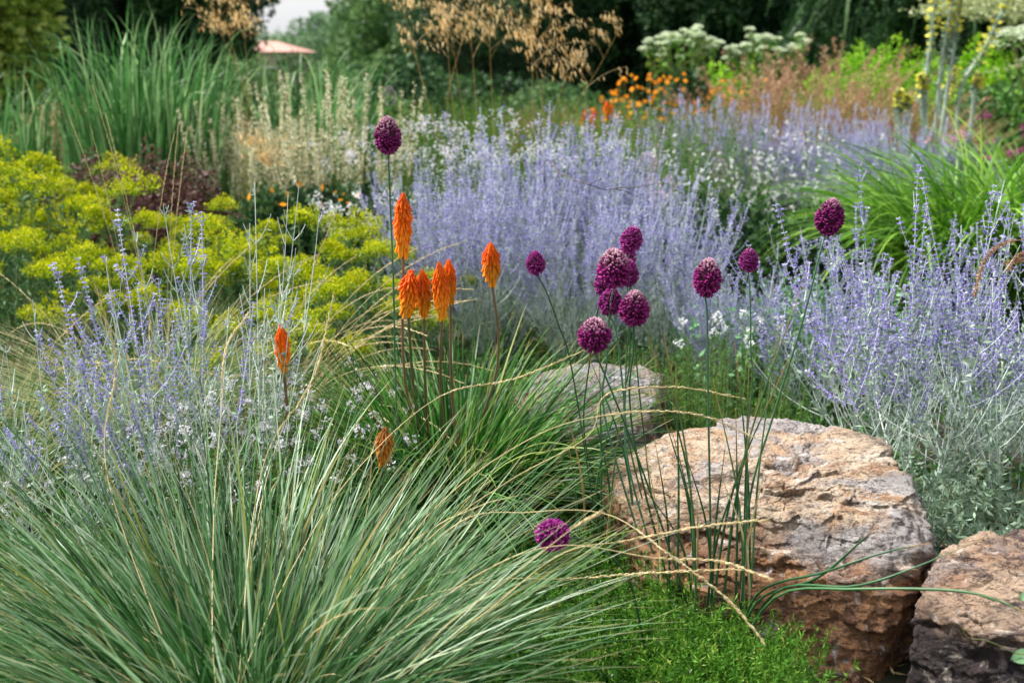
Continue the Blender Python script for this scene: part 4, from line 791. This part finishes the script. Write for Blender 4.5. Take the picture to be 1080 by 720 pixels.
for pts in ([(1130, 330, 2.9), (1110, 262, 2.9), (1070, 254, 2.88), (1040, 272, 2.85), (1028, 312, 2.85)], [(1130, 340, 2.9), (1100, 280, 2.9), (1078, 268, 2.9), (1062, 285, 2.88)], [(1130, 350, 3), (1100, 295, 3), (1082, 275, 3), (1060, 278, 3)]):
    C = spline([b] + [P(*q) for q in pts], 50)[None]; mb = MB(); tube(mb, C, .0018, 5, np.array([.5])); s = mb.build('stalk', M['rust_plume'], t, off=b)
    k = 420; q = 1 - .4 * rng.random((1, k)); p, T = along(C, q); v = rdir(rng, k); mb = MB(); petals(mb, p[0] + v * .002, v + T[0] * .9, .007, .003, rng, rng.random(k), .5); mb.build('seed_tassel', M['rust_plume'], s, off=b)

# ---------------------------------------------------------------- back right: rust grasses, orange daisies, spires, umbels
for i, (px, d, h, lab) in enumerate([(810, 10.4, (.85, 1.25), 'rust brown hair grass at the left of the drift'), (870, 10.3, (.9, 1.3), 'rust brown hair grass in the middle with tall plumes'), (925, 10.0, (.8, 1.15), 'rust brown hair grass in front of the lime hedge'), (775, 11.4, (.8, 1.1), 'pale rust grass beside the orange daisies'), (600, 12.5, (.75, 1.0), 'faded brown green grass behind the golden oat stalk')]):
    t = thing('rust_grass', lab, 'grass clump', (gx(px, d), d, 0), group='rust coloured grasses'); rng = np.random.default_rng(180 + i)
    C = tuft(t, rng, 1300, .34, h, (.0, .75), (.1, 1.1), (.006, .012), 'rust_blade', 'blades', 8, .8, drift=.5)
    if i < 4:
        n = 40; b = disc(rng, n, .25); C = curves(rng, b, rng.random(n) * 6.28, rng.uniform(0, .4, n), rng.uniform(h[1] * .9, h[1] * 1.22, n), rng.uniform(.2, 1.0, n), 8, .3); mb = MB(); tube(mb, C, .002, 3, rng.random(n)); mb.build('stalks', M['rust_plume'], t)
        spikes(t, rng, C, (.72, 1), 70, (.02, .035), 'rust_plume', .012, 'plumes', .3)
for i, (px, d, n, h, lab) in enumerate([(672, 11.2, 50, (.7, 1.08), 'orange daisies left of the dark leafed shrub'), (690, 11.5, 36, (.7, 1.12), 'orange daisies touching the dark leafed shrub'), (752, 11.2, 26, (.75, 1.02), 'orange daisies between dark shrub and rust grass'), (762, 11.9, 14, (.85, 1.08), 'small group of orange daisies at the edge of the rust grass')]):
    t = thing('orange_daisy', lab, 'flowering plant', (gx(px, d), d, 0), group='orange daisy clumps'); rng = np.random.default_rng(190 + i); C = stemmy(t, rng, n, .26, h, .25, (.04, .07), .3, 16, 'green_leaf', rad=.003)
    for q in C[:, -1]:
        mb = MB(); f_ = nrm(np.array([rng.normal(0, .5), -.7, .7])); X = nrm(np.cross(f_, [0, .2, 1])); Y = np.cross(f_, X); a = np.arange(9) * 2 * math.pi / 9
        petals(mb, np.tile(q, (9, 1)), X * np.cos(a)[:, None] + Y * np.sin(a)[:, None], .024, .016, rng, rng.random(9), .5, .6); mb.build('flower_head', M['orange_petal'], t)
def small_pokers(px, d, hs, lab, seed):
    rng = np.random.default_rng(seed); b = np.array([gx(px, d), d, 0.]); t = thing('red_hot_poker', lab, 'flowering plant', b, group='torch flower plants'); tuft(t, rng, 120, .1, (.4, .7), (.05, .6), (.2, .9), (.008, .014), 'poker_leaf', 'leaves')
    for (x, y0, y1, w) in hs: poker_spike(t, b + disc(rng, 1, .06)[0], (x, y0, x, y1, w, d, x, y1 + 30, 'poker_flower', .9), rng)
small_pokers(625, 8.2, [(617, 116, 134, 9), (627, 114, 134, 9), (640, 106, 122, 8), (644, 110, 123, 7)], 'distant orange pokers below the leaning golden oat stalk', 210)
t = thing('violet_aster', 'violet blue flowers beside the distant orange pokers', 'flowering plant', (gx(598, 8.6), 8.6, 0)); rng = np.random.default_rng(211); C = stemmy(t, rng, 30, .15, (.55, .82), .3, (.03, .05), .2, 30, 'green_leaf'); [spikes(t, rng, C[i:i + 1], (.93, 1), 16, (.012, .02), 'violet_flower', .02, 'flower_head') for i in range(30)]
# dark shrub + angelica umbels
t = thing('dark_shrub', 'dark green leafy stalk plant beneath the white umbels', 'shrub', (gx(716, 11.8), 11.8, 0)); rng = np.random.default_rng(220); branches(t, rng, 14, .08, .8, .5, .012); dome(t, rng, .3, 1.08, 2600, .08, 'dark_leaf')
def angelica(px, d, cx, cy, sx, sy, n, lab, seed, us=.07):
    rng = np.random.default_rng(seed); b = np.array([gx(px, d), d, 0.]); t = thing('angelica', lab, 'flowering plant', b, group='giant white umbellifers'); C = []
    for k in range(n):
        mb = MB(); a = rng.random() * 6.28; q = math.sqrt(rng.random()); top = P(cx + sx * q * math.cos(a), cy - sy * (1 - q * q) * .5 + sy * q * math.sin(a) * .5 + rng.normal(0, 8), d + .35 * q * math.sin(a)); C.append(spline([b, b * .45 + top * .55 + [0, 0, -.1], top * .9 + b * .1 + [0, 0, -.02], top], 10))
        m = 90; r_ = us * rng.uniform(.7, 1.2); dd = disc(rng, m, r_); dd[:, 2] = -.35 * (dd[:, 0] ** 2 + dd[:, 1] ** 2) / r_ + rng.normal(0, .003, m); petals(mb, top + dd, rdir(rng, m, .8), .017, .015, rng, rng.random(m), .5, .6)
        C2 = np.array([[top - [0, 0, .09], top + dd[j] - [0, 0, .006]] for j in range(0, m, 6)]); C2 = np.stack([C2[:, 0], C2.mean(1) + [0, 0, .002], C2[:, 1]], 1); tube(mb, C2, .0015, 3, np.full(len(C2), .0)); mb.build('umbel', M['umbel'], t, off=b)
    st = MB(); tube(st, np.array(C), .006, 5, rng.random(n), .4); st.build('stems', M['olive_stem'], t, off=b)
    lf = MB(); p, T = along(np.array(C), rng.uniform(.3, .9, (n, 14))); p = p.reshape(-1, 3); petals(lf, p, rdir(rng, len(p)), .08, .035, rng, rng.random(len(p)), .5, .5, .1); lf.build('leaves', M['bright_leaf'], t, off=b)
angelica(722, 12.2, 718, 48, 42, 20, 36, 'giant white umbels, left plant', 230, .055)
angelica(815, 12.4, 808, 52, 44, 17, 36, 'giant white umbels, right plant above the rust grass', 231, .055)
angelica(1110, 10.5, 1085, 46, 32, 20, 20, 'broad white umbels entering at the right edge', 232, .1)
def mullein(px, d, sp, lab, seed):
    rng = np.random.default_rng(seed); b = np.array([gx(px, d), d, 0.]); t = thing('mullein', lab, 'flowering plant', b, group='yellow mullein spires')
    C = np.array([spline([b + disc(rng, 1, .06)[0], P(x0, y0, d), P((x0 + x1) / 2 + rng.normal(0, 1), (y0 + y1) / 2, d), P(x1, y1, d)], 16) for (x0, y0, x1, y1) in sp]); mb = MB(); tube(mb, C, .015, 7, np.ones(len(C)), .5); mb.build('spires', M['sage_leaf'], t, off=b)
    spikes(t, rng, C - b, (.3, 1), 420, (.018, .034), 'sage_leaf', .026, 'buds', .5); spikes(t, rng, C - b, (.6, 1), 90, (.03, .045), 'yellow_flower', .034, 'flowers', .8, 1, .045)
    p = disc(rng, 60, .1); p[:, 2] = rng.uniform(0, .5, 60); mb = MB(); petals(mb, p, rdir(rng, 60, .3) * [1, 1, .6], .3, .1, rng, rng.random(60), .5, .5, .1); mb.build('leaves', M['sage_leaf'], t)
mullein(978, 8.9, [(976, 105, 987, -25), (991, 85, 1010, -30), (972, 110, 972, 78), (1003, 70, 1014, -12)], 'tall silver mullein spires with yellow flowers, left group', 240)
mullein(1012, 9.2, [(1010, 110, 1066, -10), (1027, 104, 1033, 78), (992, 115, 1009, 72)], 'mullein with one spire leaning far right', 241)
mullein(950, 9.0, [(948, 130, 948, 95), (957, 120, 957, 102)], 'short yellow spires left of the tall mulleins', 242)
def flowers_plant(name, px, d, n, h, mat, lab, seed, size=(.02, .03), r0=.15):
    t = thing(name, lab, 'flowering plant', (gx(px, d), d, 0)); rng = np.random.default_rng(seed); C = stemmy(t, rng, n, r0, h, .3, (.03, .05), .35, 24, 'green_leaf'); [spikes(t, rng, C[i:i + 1], (.95, 1), 26, size, mat, .03, 'flower_head') for i in range(n)]; return t
flowers_plant('pink_flower', 993, 8.0, 8, (.74, .8), 'pink_flower', 'pink blossom showing above the lime grass', 250, (.008, .014), .06)
flowers_plant('purple_bloom', 1068, 7.6, 8, (.7, .94), 'magenta_flower', 'purple flower heads at the right edge above the lime grass', 251, (.02, .03), .2)
# hedge and shrubs behind
def shrub(name, px, d, r, h, n, leaf, mat, lab, cat='shrub', grp=None, seed=0, **k):
    rng = np.random.default_rng(seed + 260); t = thing(name, lab, cat, (gx(px, d), d, 0 if d < 24 else float(-3 * min(1, (d - 24) / 26) ** 2 * (3 - 2 * min(1, (d - 24) / 26)))), group=grp); branches(t, rng, 18, r * .2, h * .8, .8, .012 * h); dome(t, rng, r, h, n, leaf, mat, **k); return t
shrub('lime_shrub', 900, 14.5, .95, 1.3, 20000, .035, 'lime_leaf', 'bright lime green rounded shrub behind the rust grass', seed=1, nk=9)
shrub('lime_shrub', 955, 14.0, .6, 1.15, 10000, .035, 'lime_leaf', 'smaller lime green shrub beside the mullein spires', seed=2)
shrub('lime_shrub', 770, 16.0, .9, 1.12, 5000, .06, 'lime_leaf', 'low lime green shrub behind the orange daisies', seed=3)
shrub('green_shrub', 1035, 11.5, .7, 1.0, 6000, .06, 'mid_leaf', 'dark leafed green shrub behind the right of the lime grass', seed=4)
shrub('green_shrub', 1095, 10.8, .7, 1.1, 6000, .06, 'green_leaf', 'green shrub at the right edge beneath the white umbels', seed=5)
shrub('green_shrub', 1015, 13.5, .5, 1.35, 4000, .06, 'lime_leaf', 'upright fresh green shrub behind the leaning mullein', seed=6)
shrub('green_shrub', 440, 15.0, .75, 1.22, 6000, .08, 'dark_leaf', 'round dark green shrub below the left golden oat plume', seed=7)
shrub('green_shrub', 470, 12.5, .5, .95, 4000, .06, 'dark_leaf', 'low dark shrub at the foot of the golden oats', seed=8)
shrub('green_shrub', 420, 12.0, .4, .8, 3000, .05, 'mid_leaf', 'low green shrub right of the reeds', seed=9)
shrub('pink_shrub', 85, 11.5, .6, .82, 3500, .05, 'rust_blade', 'hazy pinkish brown plant between the two left reed clumps', seed=10)
shrub('green_shrub', 600, 15.0, 1.1, .9, 5000, .07, 'mid_leaf', 'broad grey green shrub behind the golden oat stalks', seed=11)
shrub('green_shrub', 540, 17.0, 1.2, 1.0, 5000, .08, 'dark_leaf', 'dark shrub behind the densest golden oat plumes', seed=12)

for i, (px, d, r, h, mt, lab) in enumerate([(262, 21, 1.0, 1.12, 'mid_leaf', 'clipped looking green shrub hiding the left of the house wall'), (320, 22, 1.1, 1.16, 'dark_leaf', 'green shrub hiding the right of the house wall'), (385, 20, 1.0, 1.2, 'mid_leaf', 'green shrub behind the right hand cream spires')]):
    shrub('green_shrub', px, d, r, h, 5000, .08, mt, lab, grp='shrubs in front of the house', seed=30 + i)
for i, (px, d, r, h, lab) in enumerate([(790, 6.6, .35, .5, 'dark green foliage in the gap right of the middle sage'), (850, 6.3, .35, .46, 'dark green foliage left of the lime grass'), (735, 6.9, .3, .5, 'dark green foliage behind the right end of the middle sage')]):
    shrub('leafy_plant', px, d, r, h, 3000, .04, 'dark_leaf', lab, 'plant', 'dark foliage between the sages', seed=40 + i)

# ---------------------------------------------------------------- twig, broad leaf
mb = MB(); tw = spline([P(600, 420, 5.8), P(588, 300, 5.75), P(574, 177, 5.5), P(592, 184, 5.0), P(612, 192, 4.18), P(640, 199, 4.15), P(672, 197, 4.12), P(704, 192, 4.1)], 60)
tw[20:] += np.random.default_rng(3).normal(0, .0025, (40, 3)); tube(mb, tw[None], .0032, 5, None, .3)
for i, (a, b) in enumerate([(24, (585, 200)), (30, (612, 178)), (37, (640, 187)), (44, (668, 206))]):
    e = P(b[0], b[1], 4.15); tube(mb, np.array([tw[a], (tw[a] + e) / 2 + [0, 0, .004], e])[None], .0018, 4, None, .3)
tag(mb.build('dry_twig', M['twig']), 'thin dark bare twig arching over the middle sage', 'twig')
b = np.array(P(1120, 700, 1.95)); b[2] = 0; t = thing('broad_leaf_plant', 'pale green oval leaves reaching in at the bottom right corner', 'plant', b)
for (x, y, L, az) in [(1098, 628, .04, -1), (1092, 692, .045, -1), (1110, 660, .06, 1)]:
    e = P(x, y, 1.9); mb = MB(); tube(mb, spline([b, b * .4 + e * .6 + [.03, 0, 0], e], 12)[None], .0016, 5, None); k = mb.build('leaf_stalk', M['olive_stem'], t, off=b)
    u = np.linspace(0, 1, 9); w = np.sin(u * math.pi) ** .7 * L * .32; ax = np.array([az * .85, -.1, .2]); ax = ax / np.linalg.norm(ax); sd_ = np.array([.1, .75, .6]); V = []
    for i, uu in enumerate(u):
        c = e + ax * uu * L + [0, 0, -.25 * L * uu * uu]; V += [c - sd_ * w[i], c + np.array([0, 0, -.004]), c + sd_ * w[i]]
    F = [[i * 3 + j, i * 3 + j + 1, i * 3 + j + 4, i * 3 + j + 3] for i in range(8) for j in (0, 1)]; mb = MB(); mb.add(np.array(V), F, np.full((27, 2), .8)); mb.build('leaf', M['glaucous_leaf'], k, off=b)
t = thing('bent_stalk', 'thin yellow green stalk bent over the dark boulder at the lower right', 'stalk', b)
mb = MB(); tube(mb, spline([b, P(1100, 705, 1.9), P(1070, 688, 1.9), P(1040, 675, 1.9), P(1021, 672, 1.9), P(1012, 658, 1.9)], 20)[None], .0012, 5, None); mb.build('stalk', M['olive_stem'], t, off=b)

# ---------------------------------------------------------------- trees and the house beyond
def gz(d): s = min(1, max(0, (d - 24) / 26)); return -3 * s * s * (3 - 2 * s)
def tree(name, px, d, r, h, z0, n, leaf, mat, lab, grp, seed, sc=1, **k):
    key = ('t', seed); loc = (gx(px, d), d, gz(d))
    if key in protos: return dup(protos[key], loc, px * .37, sc, lab, grp)
    t = thing(name, lab, 'tree', loc, group=grp); tree_parts(t, np.random.default_rng(seed), r, h, z0, n, leaf, mat, **k); protos[key] = t; t.scale = (sc,) * 3; return t
GT = 'dark trees closing the garden'
tree('yew_tree', 100, 27, 3.0, 3.6, 3.1, 60000, .13, 'yew_leaf', 'dark yew behind the left reeds', GT, 401, lump=.3)
tree('yew_tree', 140, 29, 3.0, 3.6, 3.1, 0, 0, '', 'dark yew behind the largest reeds', GT, 401, 1.05)
tree('yew_tree', 20, 30, 3, 3, 3, 0, 0, '', 'dark yew behind the golden green maple', GT, 401, 1.1)
tree('round_tree', 224, 25, 1.05, 2.1, 1.85, 36000, .12, 'dark_leaf', 'rounded dark tree beside the gap of sky', GT, 402, lump=.25)
tree('golden_maple', 0, 17, .95, 2.3, 2.2, 26000, .12, 'gold_leaf', 'golden green maple in the upper left corner', None, 403, lump=.45)
tree('leafy_tree', 490, 38, 3.2, 4.6, 3.9, 60000, .2, 'mid_leaf', 'mid green tree behind the left golden oat plume', 'green trees behind the golden oats', 404, lump=.35)
tree('leafy_tree', 560, 33, 3, 4, 4, 0, 0, '', 'mid green tree behind the right golden oat plumes', 'green trees behind the golden oats', 404, .9)
tree('leafy_tree', 640, 31, 3, 4, 4, 0, 0, '', 'mid green tree behind the leaning oat stalk', 'green trees behind the golden oats', 404, .82)
for i, (px, d, sc, lab) in enumerate([(540, 25, .62, 'dark tree in the shade right of the first oat plumes'), (700, 26, .9, 'dark tree above the left white umbels'), (790, 25, .88, 'dark tree above the right white umbels'), (860, 24, .85, 'dark tree above the rust grass'), (1010, 24, .9, 'dark tree behind the mullein spires'), (1090, 23, .9, 'dark tree at the right edge behind the umbels')]):
    tree('yew_tree', px, d, 3, 3, 3, 0, 0, '', lab, GT, 401, sc)
for i, (px, d, sc, lab) in enumerate([(400, 74, 1.08, 'distant pale green tree left of the oat plumes'), (358, 80, .9, 'distant pale green tree above the right reeds'), (322, 92, .9, 'distant low tree right of the house'), (290, 100, .9, 'distant tree behind the house roof'), (262, 96, .9, 'distant tree at the left end of the house'), (376, 84, 1.14, 'tallest distant tree between the pale green ones')]):
    tree('distant_tree', px, d, 3.6, 3.6, 3.1, 30000, .22, 'far_leaf', lab, 'distant trees beyond the house', 405, sc, lump=.35)
# weeping tree
t = thing('weeping_conifer', 'weeping dark conifer with hanging shoots behind the lime shrub', 'tree', (gx(925, 19), 19, 0)); rng = np.random.default_rng(410)
mb = MB(); tube(mb, spline([(0, 0, -.1), (.1, 0, 1.5), (-.1, 0, 3), (.05, 0, 4.6)], 12)[None], .12, 8, None, .3); az = np.arange(16) * 2.4; B = curves(rng, np.stack([az * 0, az * 0, 1.6 + .18 * np.arange(16)], -1), az, np.full(16, 1.0), rng.uniform(.7, 1.4, 16), np.full(16, .7), 8, .3); tube(mb, B, .035, 5, None if 0 else np.full(16, .5), .3); mb.build('trunk', M['bark'], t)
q = rng.random((16, 70)); p, T = along(B, q); p = p.reshape(-1, 3); n = len(p); D = curves(rng, p, rng.random(n) * 6.28, np.full(n, 2.2), np.minimum(p[:, 2] - .3, rng.uniform(.8, 2.2, n)), np.full(n, .8), 7, .2); mb = MB(); ribbon(mb, D, .05, rng, roll=2)
p, T = along(D, rng.random((n, 40))); p = p.reshape(-1, 3); petals(mb, p, rdir(rng, len(p), -.6), .09, .03, rng, rng.random(len(p)), .5, .5, .1); mb.build('hanging_shoots', M['dark_leaf'], t)
# tiered variegated dogwood
t = thing('variegated_dogwood', 'tiered dogwood with cream edged leaves at the upper right', 'tree', (gx(1110, 14.5), 14.5, 0)); rng = np.random.default_rng(420)
mb = MB(); tube(mb, spline([(0, 0, -.1), (.05, 0, 1.0), (-.05, 0, 2), (0, 0, 3.4)], 12)[None], .07, 8, None, .3); lf = MB()
for (z, k, L0) in [(1.02, 5, 1.15), (1.62, 7, 1.95), (2.3, 7, 1.5), (3.0, 6, 1.1)]:
    az = np.arange(k) * 2 * math.pi / k + rng.random() + (math.pi if z == 1.62 else 0); B = curves(rng, np.tile([0, 0, z - .15], (k, 1)), az, np.full(k, 1.25), rng.uniform(.8, 1.05, k) * L0, np.full(k, .35), 8, .2); tube(mb, B, .022, 5, rng.random(k), .3)
    p, T = along(B, rng.random((k, 900)) ** .6); p = p.reshape(-1, 3); m = len(p); p = p + rng.normal(0, 1, (m, 3)) * [.14, .14, .035] + [0, 0, .05]; petals(lf, p, rdir(rng, m) * [1, 1, .4] + [0, 0, -.15], rng.uniform(.05, .085, m), .035, rng, rng.random(m), .5, .5, .1)
mb.build('trunk', M['bark'], t); lf.build('leaves', M['cream_leaf'], t)
# house
def house():
    d = 62.; g = gz(d); x0, x1 = gx(246, d), gx(318, d); eave = zt(55, d); ridge = zt(43, d); dep = 6.; t = thing('house', 'low distant house with a pink tiled roof and pale brick wall', 'house', ((x0 + x1) / 2, d, g)); w = (x1 - x0) / 2; H = eave - g; RZ = ridge - g
    def mat(name, c, br=None, rough=.8):
        m = bpy.data.materials.new(name); m.use_nodes = True; b = m.node_tree.nodes['Principled BSDF']; b.inputs['Base Color'].default_value = (*c, 1); b.inputs['Roughness'].default_value = rough
        if br:
            q = node(m.node_tree, 'ShaderNodeTexBrick'); q.inputs['Color1'].default_value = (*c, 1); q.inputs['Color2'].default_value = (*br, 1); q.inputs['Mortar'].default_value = (*[v * .7 for v in c], 1); q.inputs['Scale'].default_value = 3
            tc = node(m.node_tree, 'ShaderNodeTexCoord'); m.node_tree.links.new(tc.outputs['Object'], q.inputs['Vector']); m.node_tree.links.new(q.outputs[0], b.inputs['Base Color'])
        return m
    wm, rm, wd = mat('house_brick', C8(176, 156, 148), C8(160, 138, 130)), mat('roof_tile', C8(186, 138, 126), C8(168, 120, 108)), mat('window_frame', (.7, .7, .68)); gl = mat('window_glass', (.03, .04, .05), None, .1)
    def box(a, b):
        a, b = np.array(a, float), np.array(b, float); V = np.array([[(a, b)[i][0], (a, b)[j][1], (a, b)[k][2]] for k in (0, 1) for j in (0, 1) for i in (0, 1)]); return V, np.array([[0, 2, 3, 1], [4, 5, 7, 6], [0, 1, 5, 4], [2, 6, 7, 3], [0, 4, 6, 2], [1, 3, 7, 5]])
    mb = MB(); V, F = box((-w, 0, -.2), (w, dep, H)); mb.add(V, F); mb.build('wall', wm, t, smooth=False)
    o = .3; V = np.array([(-w - o, -o, H + .01), (w + o, -o, H + .01), (w + o, dep + o, H + .01), (-w - o, dep + o, H + .01), (-w + 1.2, dep / 2, RZ), (w - 1.2, dep / 2, RZ)]); mb = MB(); mb.add(V, [[0, 1, 5, 4], [2, 3, 4, 5]]); mb.add(V, [[1, 2, 5], [3, 0, 4]]); mb.add(V, [[3, 2, 1, 0]]); mb.build('roof', rm, t, smooth=False)
    for x in (-w * .6, 0, w * .6):
        mb = MB(); V, F = box((x - .5, -.06, H - 1.9), (x + .5, -.003, H - .7)); mb.add(V, F); f = mb.build('window', wd, t, smooth=False); mb = MB(); V, F = box((x - .42, -.075, H - 1.82), (x + .42, -.063, H - .78)); mb.add(V, F); mb.build('pane', gl, f, smooth=False)
house()
